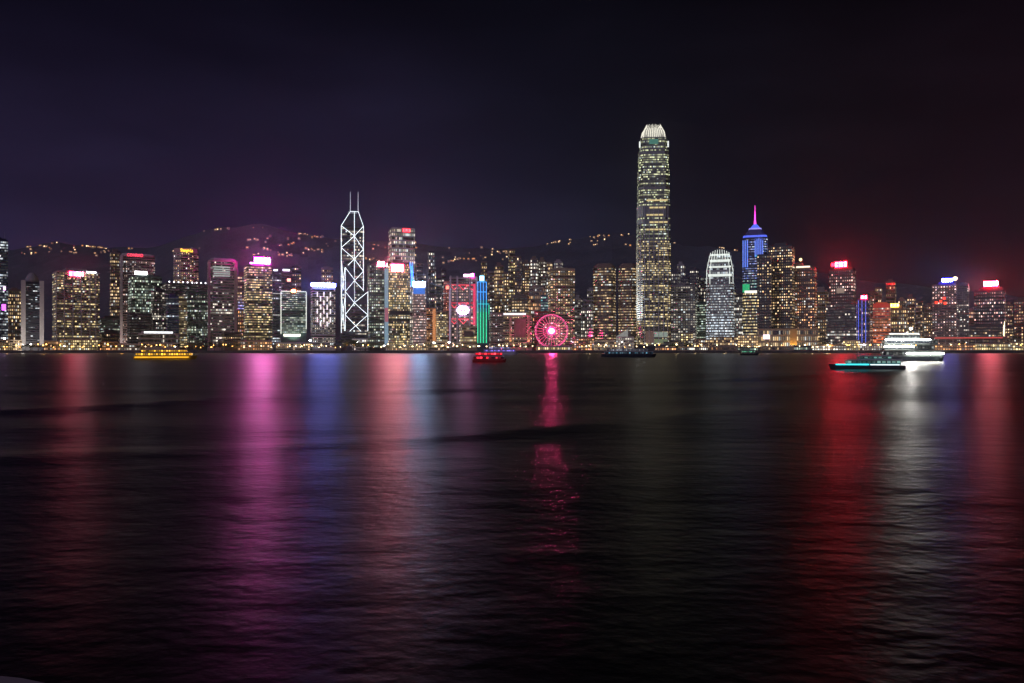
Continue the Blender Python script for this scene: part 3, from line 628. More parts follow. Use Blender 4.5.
for i in range(NF):
    q = 2 * math.pi * i / NF; x, y = math.cos(q), math.sin(q); s_ = max(abs(x), abs(y)) ** .6
    r0, r1, r2 = t.w * .395 / s_, t.w * .345 / s_, t.w * (.20 + .02 * (i % 2)) / s_
    m = MB(); m.tube((x * r0, y * r0 * .9, t.lz(138)), (x * r1, y * r1 * .9, t.lz(129.5)), .75, 5, .7); m.tube((x * r1, y * r1 * .9, t.lz(129.5)), (x * r2, y * r2 * .9, t.lz(123 - .7 * (i % 3))), .7, 5, .35)
    m.build('crown_fin', fl, t.e)
t.fbox('crown_lamp', 648, 657, 138.5, 143.5, emit('crown_teal', (.25, .8, .62), .22, False), .5, -3.6)
for xx in (638.3, 666.8): t.fbox('corner_lamp', xx - .7, xx + .7, 141, 147, emit('corner_lamp_white', (.95, 1, .95), 1.1), 1, -2.5)
lamp('SPOT', 'floodlight', t.e, (t.lx(601), t.yf + 5, 24), (.93, .97, 1), 3.6e6, 3, (rad(158), 0, rad(-86)), rad(95))
# ---- between the two silver towers
simple('office_block', 'broad dim block with a faint pale window grid right of the tallest tower', O, 671, 697, 285, 1560, 'grey', 'G', 'white', .55, k=.36, pitch=2.4, dl=-.1)
for a, c, y, l in ((671.5, 680, 272, 'just right of the tallest tower'), (681, 689, 277, 'above the middle of the broad dim block'), (690, 698.5, 269, 'above the right end of the broad dim block'), (699, 706, 276, 'touching the white-crowned shorter tower')):
    simple('apartment_tower', 'grey pale-dotted apartment tower on the slope ' + l, A_, a, c, y, R.uniform(1880, 2000), 'glass', 'R', 'white', .42, k=.7)
simple('office_block', 'greenish-lit block between the broad dim block and the white-crowned shorter tower', O, 696, 708, 303, 1640, 'green', 'O', 'green', .6, k=.7)
t = T('office_tower', 'shorter silver tower with a blazing white stepped crown and pale lit base', O, 706, 734.5, 275, 1440, -.05, .9, shape='cham')
t.body(st, 'shaft'); t.bands('O', 'cool', .7, k=.62, pitch=2.6); 
for yb, yt, k, p in ((275, 262, .96, .5), (262, 253.5, .82, .8)):
    fp = t.foot('cham', k); t.body(st, 'tier', t.lz(yb), t.lz(yt), fp); t.bands('O', 'cool', p, t.lz(yb) + 1, t.lz(yt) - 1, fp, 3.2, k=.8)
fl2 = emit('crown_rib_light', (.93, 1, .94), 1.1)
for q in range(9):
    a = 707.2 + q * 3.3; u = abs(q - 4) / 4
    m = MB(); pts = [(a, 284), (a, 268 + 3 * u), (720.4 + (a - 720.4) * .86, 258 + 3 * u), (720.4 + (a - 720.4) * .68, 249.5 + 3 * u ** 2)]
    if q not in (0, 1, 7, 8): pts = pts[2:] if q != 4 else pts[2:]
    for p0, p1 in zip(pts, pts[1:]): m.tube((t.lx(p0[0]), t.yf - 1.5, t.lz(p0[1])), (t.lx(p1[0]), t.yf - 1.5, t.lz(p1[1])), .55)
    m.build('crown_rib', fl2, t.e)
for i, yy in enumerate((254, 259.5, 266, 274)): t.fbox('crown_light', 711 - i * .8, 730 + i * .8, yy, yy + (1.6 if i % 2 == 0 else 2.4), emit('crown_band', (.92, 1, .93), .95, False), .6, .6)
t.bands('O', 'cool', 1.4, z0=t.px(2), z1=t.lz(313), k=1.15, pitch=2.6, off=.5)
lamp('SPOT', 'floodlight', t.e, (t.lx(720), t.yf - 30, 3), (.85, 1, .98), 3.0e5, 3, (rad(140), 0, 0), rad(85))
simple('office_tower', 'narrow dark tower between the white-crowned tower and the magenta-spired tower', O, 734, 744, 296, 1660, 'dark', 'O', 'white', .35)
# ---- spired tower
t = T('office_tower', 'dark tower lit blue at the top under a glowing magenta spire', O, 742.5, 768, 237, 1540, -.04, .9, shape='cham')
t.body('blue'); t.bands('O', (.08, .5, .5), .6, z0=t.lz(288), z1=t.lz(279), k=.6); t.bands('O', (.12, .26, 1), .95, z0=t.lz(279), z1=t.lz(238), k=.75); t.bands('O', 'yellow', 1.3, z0=t.px(3), z1=t.lz(292), k=.95, pitch=3.0)
bb = emit('spire_blue', (.10, .16, 1), 1.1); bp_ = emit('spire_lilac', (.36, .32, 1), 1.0, False)
mm = MB(); mm.prism(t.foot('cham', 1.0), t.lz(237), t.lz(235), t.foot('cham', .96)); mm.build('cornice', bb, t.e)
mm = MB(); mm.prism(t.foot('cham', .9), t.lz(235), t.lz(228.5), t.foot('cham', .52)); mm.build('roof', wallmat('spire_roof', (.12, .12, .3), .5), t.e)
mm = MB(); mm.prism(t.foot('cham', .54), t.lz(228.5), t.lz(227), t.foot('cham', .5)); mm.build('cornice', bp_, t.e)
mm = MB(); mm.prism(t.foot('cham', .42), t.lz(227), t.lz(222.5), t.foot('cham', .12)); mm.build('roof', bb, t.e)
mm = MB(); x = t.lx(755)
for z0_, z1_, r_ in ((222.5, 219, 2.3), (219, 213, 1.5), (213, 209.5, 1.0), (209.5, 203.5, .5)): mm.tube((x, 0, t.lz(z0_)), (x, 0, t.lz(z1_)), r_, 8, r_ * .75)
mm.build('spire', emit('spire_magenta', (1, .06, .72), 2.6), t.e)
t.fbox('light_panel', 742.9, 748.8, 240, 267, emit('panel_blue', (.06, .16, .8), .30, False), .3, .35); t.fbox('light_panel', 755, 763.5, 238, 256, emit('panel_blue_b', (.08, .14, .8), .30, False), .3, .35)
t.lines('light_line', [(a, 240, a, 267) for a in (743.4, 745.6, 747.8)] + [(a, 238 + abs(i - 2) * 1.3, a, 257) for i, a in enumerate((755.6, 757.5, 759.4, 761.3, 763.2))], emit('line_blue', (.16, .28, 1), 1.7, False), .5, .9)
t.fbox('light_panel', 755.5, 766, 255, 257, emit('panel_teal', (.03, .5, .6), .6, False), .5, .5); t.fbox('light_panel', 743, 750, 284, 292, emit('panel_green', (.05, .9, .35), .5), .5, .5)
t.fbox('lit_floor', 745, 757.5, 290.5, 293, emit('white_floor', (1, .96, .85), 1.4), .5, 1.1)
# ---- right of it
simple('apartment_tower', 'dark slab tower standing in front of the magenta-spired tower, few lit rooms', A_, 757, 772, 254, 1470, 'dark', 'R', 'warm', .34, roofs=False, dl=-.05)
simple('apartment_tower', 'tall dark tower with scattered amber windows right of the magenta-spired tower', A_, 768.5, 795, 245, 1510, 'dark', 'R', 'warm', .5, pitch=2.7)
t = simple('office_tower', 'dark tower with gold windows, a white roof line and a round amber roof lamp', O, 793, 817, 267, 1530, 'brown', 'R', 'orange', .52, roofs=False, pitch=2.6)
t.fbox('roof_light', 797.5, 811.5, 266, 267.6, emit('tan_roof_line', (1, .85, .65), 1.6), 1, .5); mm = MB(); mm.lathe([(.2, -3), (2.2, -2.2), (3, 0), (2.2, 2.2), (.2, 3)], 12, (t.lx(800.5), 0, t.lz(258.5))); mm.build('roof_lamp', emit('amber_ball', (1, .66, .3), 3.0), t.e); t.mast(800.5, 268, 260, .8); t.roof(794.5, 803, 262, 'brown')
t = simple('market_hall', 'long amber-lit hall with two rows of bright windows below the dark amber-dotted towers', 'building', 757, 818, 328.5, 1430, 'tan', 'G', 'warm', .75, roofs=False, r=.3, dl=0, pitch=5.0, k=.8)
t.fbox('pillar', 790, 797, 329, 345, wallmat('amber_stone', (.5, .34, .16), .8), .8, .4); lamp('SPOT', 'uplight', t.e, (t.lx(793), t.yf - 8, 2), (1, .55, .12), 2.5e4, .5, (rad(155), 0, 0), rad(110))
t.fbox('billboard', 763, 769.5, 334.5, 339, emit('pink_billboard', (1, .75, .9), 2.2), .8, 1.2)
simple('office_tower', 'slim grey tower with warm dots between the gold-windowed tower and the red signed tower', O, 815.5, 828.5, 290, 1640, 'grey', 'R', 'warm', .5)
t = simple('office_tower', 'dark tower with a fiery red sign on its roof and a second small red lamp', O, 829, 856, 268.5, 1580, 'dark', 'R', 'pink', .42)
t.sign(836.5, 848.5, 261.5, 267.2, (1, .003, .010), 40, 3, (1, .12, .16), 44); t.fbox('roof_lamp', 832.8, 835.2, 262.5, 266, emit('red_lamp_b', (1, .01, .03), 16), 1, .6)
t.fbox('lit_room', 838, 846, 288, 293, emit('dim_room', (1, .75, .6), .25, False), .4, .4)
simple('office_block', 'black block with thin strips of lit rooms below the red signed tower', O, 826, 858, 303, 1470, 'dark', 'O', 'white', .2, roofs=False, dl=-.08)
t = simple('office_tower', 'narrow tower edged with blue light lines and topped by a red lamp', O, 857.5, 870.5, 299, 1480, 'blue', 'R', 'pink', .3, k=.5, roofs=False, dl=-.1)
t.lines('edge_light', [(859, 300, 859, 343), (862.5, 300, 862.5, 343), (866.2, 300, 866.2, 343)], emit('edge_blue', (.12, .18, 1), 1.1, False), .55, 1.0)
t.sign(861.5, 867.5, 295.6, 299, (1, .004, .02), 30, 2, (1, .14, .2), 26)
simple('office_block', 'small pinkish block between the blue-edged tower and the orange-red block', O, 868, 874.5, 317, 1510, 'pink', 'O', 'orange', .6, k=.5, roofs=False)
t = T('office_block', 'block washed in orange-red light with gabled roofline', O, 873, 891, 306, 1490, -.06, .8)
t.body('orange'); t.bands('O', (1, .26, .07), .7, z0=t.px(3), k=.8, pitch=2.6); mm = MB(); mm.prism(t.foot('box'), t.h, t.lz(302), [(x * .6, y) for x, y in t.foot('box')]); mm.build('roof', wall('orange'), t.e)
t.fbox('wall_wash_glow', 873.5, 890, 303.5, 318, emit('wash_red', (1, .07, .03), .30, False), .1, .12); lamp('SPOT', 'uplight', t.e, (t.lx(882), t.yf - 16, 2), (1, .22, .06), 6e4, 1, (rad(150), 0, 0), rad(120))  # thin glowing sheet paints a red wash over the upper front
t = simple('office_block', 'brown block with a small yellow roof sign right of the orange-red block', O, 890, 908, 308.5, 1560, 'brown', 'R', 'warm', .5); t.sign(891.5, 900, 303.3, 307.2, (1, .55, .06), 5, 4, (1, .8, .3), 5)
for a, c, y, l in ((868, 875, 291, 'above the small pinkish block'), (875, 882, 287, 'above the left end of the orange-red block'), (886, 896, 281, 'the tallest above the yellow roof sign'), (898, 906, 299, 'just right of the yellow roof sign'), (907, 915, 297, 'with gold rooms behind the white ferry'), (916, 923, 301, 'above the bow lights of the white ferry'), (924, 934, 305, 'left of the blue signed tower'), (967, 976, 310, 'between the blue signed and the pink-white signed towers'), (1005, 1013, 304, 'right of the pink-white signed tower'), (1014, 1030, 300, 'cut by the right edge of the photo')):
    simple('apartment_tower', 'dim brown apartment tower with gold dots, ' + l, A_, a, c, y, R.uniform(1780, 1960), 'brown', 'R', 'warm', .48, k=.8)
t = simple('office_tower', 'tower with a small blue roof sign, a pale roof ball and red face lights', O, 932, 958, 284, 1520, 'brown', 'R', 'pink', .45, dl=-.08)
t.sign(942.5, 953.5, 278.3, 282.3, (.01, .012, 1), 16, 4, (.45, .5, 1), 40); mm = MB(); mm.lathe([(.2, -4), (3, -3), (4.2, 0), (3, 3), (.2, 4)], 12, (t.lx(956), t.yf - 2, t.lz(279))); mm.build('roof_lamp', emit('pale_ball', (1, .75, .45), 3), t.e); t.mast(956, 284.5, 280.5, .8, None)
for xx, yy in ((937, 302), (941.5, 301), (945, 298), (946, 303)): t.fbox('face_lamp', xx - 1.4, xx + 1.4, yy - 1, yy + 1.4, emit('red_dot', (1, .05, .02), 2.2), .5, .5)
simple('office_tower', 'black slab with thin white lit strips attached to the blue signed tower', O, 957, 969, 284.5, 1500, 'dark', 'O', 'white', .25, dl=-.05)
t = simple('office_tower', 'broad black tower with a wide pink-white sign glowing on its roof', O, 974, 1006, 290, 1540, 'dark', 'R', 'pink', .34, dl=-.06, roofs=False)
mm = MB(); mm.box(t.lx(980), t.lx(1003), -t.d * .3, t.d * .3, t.h, t.lz(287)); mm.build('roof_housing', wall('dark'), t.e)
t.sign(984.5, 998.8, 280.8, 286.6, (1, .004, .02), 26, 5, (1, .34, .42), 70)
simple('office_block', 'low block with thin lit strips below the pink-white signed tower', O, 969, 1003, 325, 1460, 'dark', 'O', 'warm', .34, roofs=False, dl=0)
t = simple('low_block', 'small block at the right with one bright flame-shaped vertical light', 'building', 1001, 1010, 334, 1450, 'brown', 'R', 'warm', .4, roofs=False); mm = MB(); mm.tube((t.lx(1004), t.yf - .6, t.lz(336)), (t.lx(1005.2), t.yf - .6, t.lz(321)), 1.5, 6, .3); mm.build('flame_light', emit('flame_light', (1, .8, .45), 3.5), t.e)

# ------------------------------------------------------------------ the great wheel
Yw = 1392.0; s = Yw / F
wl = empty('ferris_wheel', ((551.5 - CX) * s, Yw, 4.0)); tag(wl, 'great ferris wheel outlined in pink light with a blazing pink-white hub', 'ferris wheel')
wl.rotation_euler = (0, 0, -math.atan((551.5 - CX) / F))
hz = CAMZ + (HY - 331) * s - 4; Rw = 16.3 * s
pk = emit('wheel_pink', (1, .10, .34), 1.9); pk2 = emit('wheel_spoke_pink', (1, .12, .32), 1.9, False)
MB().torus(Rw, .50, 64, 6, (0, 0, hz)).build('rim', pk, wl); MB().torus(Rw * .93, .22, 64, 5, (0, 1.5, hz)).build('rim', pk2, wl); MB().torus(Rw * .5, .22, 48, 5, (0, 0, hz)).build('rim', pk2, wl)
m = MB(); m2 = MB()
for i in range(28):
    q = 2 * math.pi * i / 28; x, z = math.cos(q), math.sin(q)
    m.tube((x * 7, 0, hz + z * 7), (x * Rw, 0, hz + z * Rw), .20, 5); m2.tube((x * 1.2, -.5, hz + z * 1.2), (x * 8.5, -.3, hz + z * 8.5), .34, 5, .25)
m.build('spokes', pk2, wl); m2.build('hub_halo_spokes', emit('wheel_halo', (1, .05, .26), 5), wl)  # hot inner spokes put the hub's pink halo into the shape
MB().lathe([(.3, -2.4), (3.6, -2.2), (4.2, -1.4), (4.2, .6), (.3, .8)], 20, (0, 0, hz), 'y').build('hub', emit('wheel_hub', (1, .045, .22), 420), wl)
for sd in (-1, 1):
    for yy in (-5, 5): MB().tube((sd * 15, yy, 0), (sd * .8, yy * .35, hz), .55, 6, .4).build('support_leg', wallmat('wheel_white_steel', (.6, .58, .6), .5), wl)
gm = MB().box(-1.1, 1.1, -1, 1, -2.6, -.5).box(-1.25, 1.25, -1.15, 1.15, -.497, -.2).mesh('gondola', wallmat('gondola_glass', (.5, .35, .4), .3))
for i in range(28):
    q = 2 * math.pi * i / 28; o = bpy.data.objects.new('gondola', gm); C.objects.link(o); o.parent = wl; o.location = (math.cos(q) * Rw, 0, hz + math.sin(q) * Rw)
MB().box(-18, 18, -8, 8, 0, 2.2).build('platform', wall('grey'), wl)

# ------------------------------------------------------------------ low waterfront buildings
LOW = [  # x0, x1, top row, distance, wall, tint, share, strength, label
 (-8, 22, 340, 1420, 'tan', 'warm', .8, .9, 'low amber-lit waterfront building at the left edge'),
 (44, 60, 341, 1410, 'tan', 'orange', .8, .9, 'low orange-lit pavilion before the left corner of the red and white signed tower'),
 (60, 98, 339.5, 1420, 'tan', 'yellow', .8, .8, 'long glowing podium at the foot of the red and white signed tower'),
 (100, 118, 342, 1405, 'brown', 'orange', .7, .9, 'low orange-lit shed left of the hall behind the yellow ferry'),
 (118, 140, 344, 1395, 'grey', 'white', .5, .6, 'low grey shed above the bow of the yellow ferry'),
 (238, 272, 341, 1410, 'tan', 'orange', .75, .8, 'low amber-lit podium at the foot of the magenta signed tower'),
 (276, 312, 343, 1400, 'grey', 'warm', .5, .7, 'low dim podium before the white-outlined block'),
 (352, 368, 339, 1420, 'pale', 'white', .6, .8, 'low pale white-lit pavilion at the foot of the lattice tower'),
 (386, 424, 345, 1400, 'grey', 'warm', .6, .7, 'low podium before the gold-windowed tower with the pale blue strip'),
 (424, 447, 341.5, 1410, 'tan', 'warm', .7, .8, 'low warm podium before the orange-lit block'),
 (536, 572, 346, 1388, 'grey', 'yellow', .7, .9, 'low lit platform building under the great wheel'),
 (572, 594, 338, 1420, 'brown', 'orange', .8, .8, 'low red-orange lit block right of the great wheel'),
 (594, 618, 341, 1410, 'grey', 'warm', .4, .6, 'low dim podium of the twin brown towers'),
 (616, 634, 337, 1405, 'pale', 'white', .6, .8, 'low pale pavilion with a sloping white roof left of the tallest tower'),
 (664, 684, 342, 1385, 'dark', 'white', .3, .5, 'dark pier shed right of the foot of the tallest tower'),
 (681, 693, 333, 1440, 'tan', 'yellow', .95, 1.1, 'small bright yellow-lit block before the broad dim block'),
 (655, 676, 347, 1372, 'tan', 'orange', .9, 1.2, 'ferry pier lit orange right of the dark ferry'),
 (676, 708, 347, 1372, 'tan', 'white', .9, 1.2, 'ferry pier with a long row of white lights below the broad dim block'),
 (694, 712, 339.5, 1400, 'brown', 'warm', .6, .8, 'brown low block left of the base of the white-crowned tower'),
 (710, 738, 337, 1400, 'brown', 'warm', .7, .9, 'brown low block with warm rows before the white-crowned tower'),
 (709, 738, 346, 1372, 'tan', 'orange', .9, 1.2, 'ferry pier glowing orange below the white-crowned tower'),
 (738, 758, 335, 1410, 'tan', 'warm', .85, .9, 'stepped warm-lit block below the magenta-spired tower'),
 (738, 760, 347.5, 1372, 'green', 'green', .7, .7, 'ferry pier lit faint green below the magenta-spired tower'),
 (762, 794, 346.5, 1372, 'tan', 'warm', .9, 1.1, 'ferry pier with warm lights before the long amber hall'),
 (794, 812, 346, 1372, 'dark', 'green', .3, .5, 'dark ferry pier at the right end of the long amber hall'),
 (812, 846, 345, 1375, 'tan', 'white', .85, 1.1, 'white-lit pier left of the blue-edged tower'),
 (843, 860, 340.5, 1420, 'tan', 'yellow', .9, 1.1, 'low gold-lit block at the foot of the black block'),
 (860, 892, 343, 1400, 'brown', 'white', .6, .9, 'low block with white lights before the orange-red block'),
 (932, 975, 344.5, 1385, 'tan', 'orange', .95, 1.3, 'long gold-lit pier right of the white ferry'),
 (975, 1010, 343.5, 1385, 'tan', 'yellow', .95, 1.3, 'gold-lit pier below the pink-white signed tower'),
 (1010, 1040, 342, 1385, 'tan', 'yellow', .9, 1.2, 'gold-lit pier cut by the right edge'),
]
for x0, x1, yt, Y, wk, ti, p, k, lb in LOW:
    t = T('waterfront_building' if 'pier' not in lb else 'ferry_pier', lb, 'pier' if 'pier' in lb else 'building', x0, x1, yt, Y, 0, .35)
    t.body(wk); t.bands('G', ti, p, z0=.6, z1=t.h - .8, pitch=2.3, k=k * (1.5 if x0 > 640 else 1.2))
    m = MB(); m.prism(t.foot('box', 1.04), t.h, t.h + .8, t.foot('box', .96)); m.build('roof', wall(wk), t.e)
    if 'sloping' in lb:
        m = MB(); a = t.lx(616); c = t.lx(628); m.add([(a, t.yf, t.h + .9), (c, t.yf, t.h + .9), (c, t.yf, t.h + 14), (a, t.d / 2, t.h + .9), (c, t.d / 2, t.h + .9), (c, t.d / 2, t.h + 14)], [(0, 1, 2), (5, 4, 3), (0, 2, 5, 3), (1, 4, 5, 2), (0, 3, 4, 1)]); m.build('canopy', emit('canopy_white', (1, 1, .95), .22, False), t.e)  # canopy roof glows of itself, its brightness put into the material
t = T('footbridge', 'long elevated walkway lined with red light at the right waterfront', 'footbridge', 934, 1002, 337.4, 1405, 0, .08)
m = MB(); m.box(-t.w / 2, t.w / 2, -2.5, 2.5, t.h - 3, t.h); m.build('deck', wall('brown'), t.e)
t.fbox('rail_light', 934, 1002, 337.2, 338.4, emit('red_rail', (1, .12, .10), .55, False), .4, .3)
for i in range(9): m = MB(); x = -t.w / 2 + t.w * (i + .5) / 9; m.box(x - .6, x + .6, -1, 1, 0, t.h - 3.01); m.build('support_pillar', wall('grey'), t.e)

# ------------------------------------------------------------------ street lamps along the shore
def make_lamp(rgb, k, nm, light):
    e = empty('street_lamp', (0, 0, -500)); MB().tube((0, 0, 0), (0, 0, 7.5), .14, 6, .09).build('pole', wallmat('lamp_pole', (.1, .1, .1), .6), e)
    MB().lathe([(.1, 6.9), (.62, 7.1), (.8, 7.6), (.62, 8.1), (.1, 8.3)], 10).build('lamp_head', emit(nm, rgb, k), e)
    if light: lamp('POINT', 'lamp_light', e, (0, 0, 9.2), rgb, 2600, .8)
    return e
protos = {}
for c, rgb in (('orange', (1, .46, .10)), ('warm', (1, .70, .34)), ('white', (1, .95, .85))):
    for li in (0, 1): protos[c, li] = make_lamp(rgb, 12, 'lamp_' + c, li)
GR = [('left', -10, 240, 'orange', 'lit street lamp on a thin pole along the shore left of the magenta sign', 'lamps along the left shore', 46),
      ('mid', 240, 535, 'warm', 'lit street lamp on the shore between the magenta sign and the great wheel', 'lamps along the middle shore', 52),
      ('midr', 572, 830, 'warm', 'lit street lamp between the great wheel and the red signed tower', 'lamps along the pier shore', 46),
      ('right', 830, 1040, 'orange', 'lit street lamp on a thin pole by the gold-lit piers', 'lamps along the right shore', 46)]
used = set()
for _, a, b_, c, lb, gp, n in GR:
    for i in range(n):
        cc = c if R.random() < .72 else R.choice(['orange', 'warm', 'white'])
        px = a + (b_ - a) * (i + R.random()) / n; Y = R.choice([1369, 1372, 1380, 1392, 1425]) + R.uniform(0, 8); li = 1 if i % 3 == 0 else 0
        pr = protos[cc, li]; o = pr if (cc, li) not in used else copy_tree(pr); used.add((cc, li))
        o.location = ((px - CX) * Y / F, Y, 4.0); k = R.uniform(.75, 1.5); kk = R.choice([.7, .9, 1, 1.2, 1.7]); o.scale = (kk, kk, k); tag(o, lb, 'street lamp', gp)
for key, o in protos.items():
    if key not in used: 
        for ch in list(o.children): bpy.data.objects.remove(ch)
        bpy.data.objects.remove(o)
for px, py, Y, rgb, k, lb in ((4.5, 338.5, 1430, (.85, .92, 1), 60, 'bright bluish white floodlight on a mast at the left edge'), (310, 340.5, 1420, (.92, .95, 1), 70, 'dazzling white floodlight on a mast left of the blue-topped tower'), (357, 342.5, 1410, (1, 1, .92), 40, 'white floodlight on a mast before the lattice tower'), (449, 342.5, 1400, (1, .95, .85), 45, 'white floodlight on a mast before the red-trussed tower'), (434, 343, 1398, (1, .95, .85), 35, 'white floodlight on a mast before the orange-lit block'), (622, 342, 1400, (1, .93, .8), 14, 'white floodlight on a mast left of the tallest tower'), (864, 345, 1392, (1, .9, 1), 45, 'pinkish white floodlight on a mast before the blue-edged tower')):
    z = CAMZ + (HY - py) * Y / F; e = empty('floodlight_mast', ((px - CX) * Y / F, Y, 4)); tag(e, lb, 'floodlight')
    MB().tube((0, 0, 0), (0, 0, z - 4.6), .3, 6, .2).build('pole', MATS['lamp_pole'], e); MB().box(-1.2, 1.2, -.5, .4, z - 4.6, z - 3.0).build('lamp_head', emit('flood_%d' % int(px), rgb, k), e)

# ------------------------------------------------------------------ trees on the shore
bark = wallmat('bark', (.08, .06, .05), .9); leaf = wallmat('leaves', (.06, .085, .045), .8, streak=.5)
def make_tree(seed):
    r = random.Random(seed); e = empty('tree', (0, 0, -500))
    m = MB(); m.tube((0, 0, 0), (.2, 0, 4), .4, 6, .25)
    for k in range(4):
        q = k * 1.6 + r.random(); m.tube((.18, 0, 3.4 + k * .2), (math.cos(q) * 2.2, math.sin(q) * 2.2, 6.2 + r.random()), .2, 5, .07)
    m.build('trunk', bark, e); m = MB()
    blobs = [(r.uniform(-2.6, 2.6), r.uniform(-2.2, 2.2), r.uniform(5, 8.2), r.uniform(1.2, 2.1)) for _ in range(9)]
    for bx, by, bz, br in blobs:
        for _ in range(38):
            d = Vector((r.gauss(0, 1), r.gauss(0, 1), r.gauss(0, 1))).normalized() * br * r.uniform(.55, 1.05); p = Vector((bx, by, bz)) + d
            a = Vector((r.gauss(0, 1), r.gauss(0, 1), r.gauss(0, 1))).normalized(); b2 = a.orthogonal().normalized(); s_ = r.uniform(.25, .5)
            m.add([p - a * s_, p + b2 * s_ * .6, p + a * s_, p - b2 * s_ * .6], [(0, 1, 2, 3)])
    m.build('crown', leaf, e); return e
tp = [make_tree(k) for k in range(3)]; nt_ = 0
for a, b_, n, sc_, lb, gp in ((-5, 58, 12, 1.0, 'dark leafy shore tree left of the red and white signed tower', 'trees along the left shore'), (96, 140, 9, 1.0, 'dark leafy shore tree before the curved hotel', 'trees before the curved hotel'), (186, 242, 16, 1.25, 'dark round shore tree before the rounded grey tower', 'trees before the rounded grey tower'), (336, 375, 12, 1.6, 'tall dark tree at the foot of the lattice tower', 'trees at the foot of the lattice tower'), (376, 470, 14, 1.0, 'dark leafy shore tree between the lattice tower and the red-trussed tower', 'trees before the gold-windowed towers'), (524, 536, 5, 1.1, 'dark leafy tree left of the great wheel', 'trees left of the great wheel'), (668, 690, 7, 1.2, 'dark leafy tree on the shore right of the tallest tower', 'trees right of the tallest tower'), (880, 1030, 18, 1.0, 'dark leafy tree behind the gold-lit piers', 'trees behind the gold-lit piers')):
    for i in range(n):
        px = a + (b_ - a) * (i + R.random()) / n; Y = R.uniform(1376, 1412)
        o = tp[nt_] if nt_ < 3 else copy_tree(tp[nt_ % 3]); nt_ += 1
        k = sc_ * R.uniform(.85, 1.35); o.location = ((px - CX) * Y / F, Y, 4); o.rotation_euler = (0, 0, R.uniform(0, 6.28)); o.scale = (k, k, k); tag(o, lb, 'tree', gp)

# ------------------------------------------------------------------ lit houses on the hill
def make_house(seed):
    r = random.Random(seed); e = empty('hill_house', (0, 0, -900)); W2 = r.uniform(4, 7)
    MB().box(-W2, W2, -4, 4, -6, 7).build('wall', wall('tan'), e); m = MB(); m.prism([(-W2 - .5, -4.5), (W2 + .5, -4.5), (W2 + .5, 4.5), (-W2 - .5, 4.5)], 7, 9.5, [(-W2 * .6, -.3), (W2 * .6, -.3), (W2 * .6, .3), (-W2 * .6, .3)]); m.build('roof', wall('brown'), e)
    return e, W2
hw_ = [emit('house_window_%s' % c, rgb, k_, False) for c, rgb, k_ in (('amber', (1, .62, .30), 1.3), ('bright', (1, .68, .36), 3.2), ('faint', (1, .62, .36), .9), ('gold', (1, .6, .3), 1.6), ('dull', (1, .6, .4), .35), ('orange', (1, .42, .12), 1.2))]
hp = []
for k in range(6):
    e, W2 = make_house(k)
    MB().box(-W2 * .7, W2 * .5, -4.5, -4.05, 1, 4.2 + k % 2).build('window', hw_[k], e); hp.append(e)
HC = [((8, 110, 241, 258), 56, 'tiny warm-lit house on the ridge at the far left', 'lit houses on the left ridge'),
      ((128, 205, 232, 262), 14, 'tiny faint-lit house on the slope above the two roof-lettered hotels', 'lit houses above the hotels'),
      ((212, 236, 226, 232), 7, 'tiny white-lit house on the summit left of the magenta sign', 'lit houses on the left of the summit'),
      ((240, 340, 226, 258), 62, 'tiny lit house on the slope between the magenta sign and the lattice tower', 'lit houses on the slope behind the lattice tower'),
      ((364, 390, 236, 262), 12, 'tiny lit house on the slope between the lattice tower and the white grid tower', 'lit houses right of the lattice tower'),
      ((415, 450, 237, 264), 12, 'tiny lit house on the slope right of the white grid tower', 'lit houses right of the white grid tower'),
      ((450, 512, 244, 262), 36, 'tiny warm-lit house on the ridge above the blue-over-green tower', 'lit houses above the blue-over-green tower'),
      ((538, 634, 233, 247), 40, 'tiny warm-lit house on the ridge left of the tallest tower', 'lit houses left of the tallest tower'),
      ((674, 742, 240, 250), 12, 'tiny dim-lit house on the ridge between the tallest tower and the magenta spire', 'lit houses right of the tallest tower')]
k = 0
for (x0, x1, y0, y1), n, lb, gp in HC:
    centres = [(R.uniform(x0, x1), R.uniform(y0, y1)) for _ in range(max(2, n // 4))]
    made = 0
    for i in range(n * 6):
        if made >= n: break
        if i % 3: cx_, cy_ = centres[i % len(centres)]; u_ = R.uniform(-8, 8); px = cx_ + u_; py = cy_ + u_ * (((cx_ * 7) % 1) - .5) * .35 + R.gauss(0, .35)
        else: px = R.uniform(x0, x1); py = R.uniform(y0, y1)
        yr = lerp_tab(RIDGE, px); py = max(py, yr + .8)
        Yf = None; Y = YH0 + 60
        while Y < YH1:
            if HY - (hill_z(px, Y) - CAMZ) * F / Y <= py: Yf = Y; break
            Y += 10
        if Yf is None: continue
        o = hp[k] if k < 6 else copy_tree(hp[k % 6]); k += 1; made += 1
        s_ = R.uniform(.38, .78); o.scale = (s_, s_, s_); o.location = ((px - CX) * Yf / F, Yf, hill_z(px, Yf) + 1); o.rotation_euler = (0, 0, -math.atan((px - CX) / F) + R.uniform(-.5, .5)); tag(o, lb, 'house', gp)

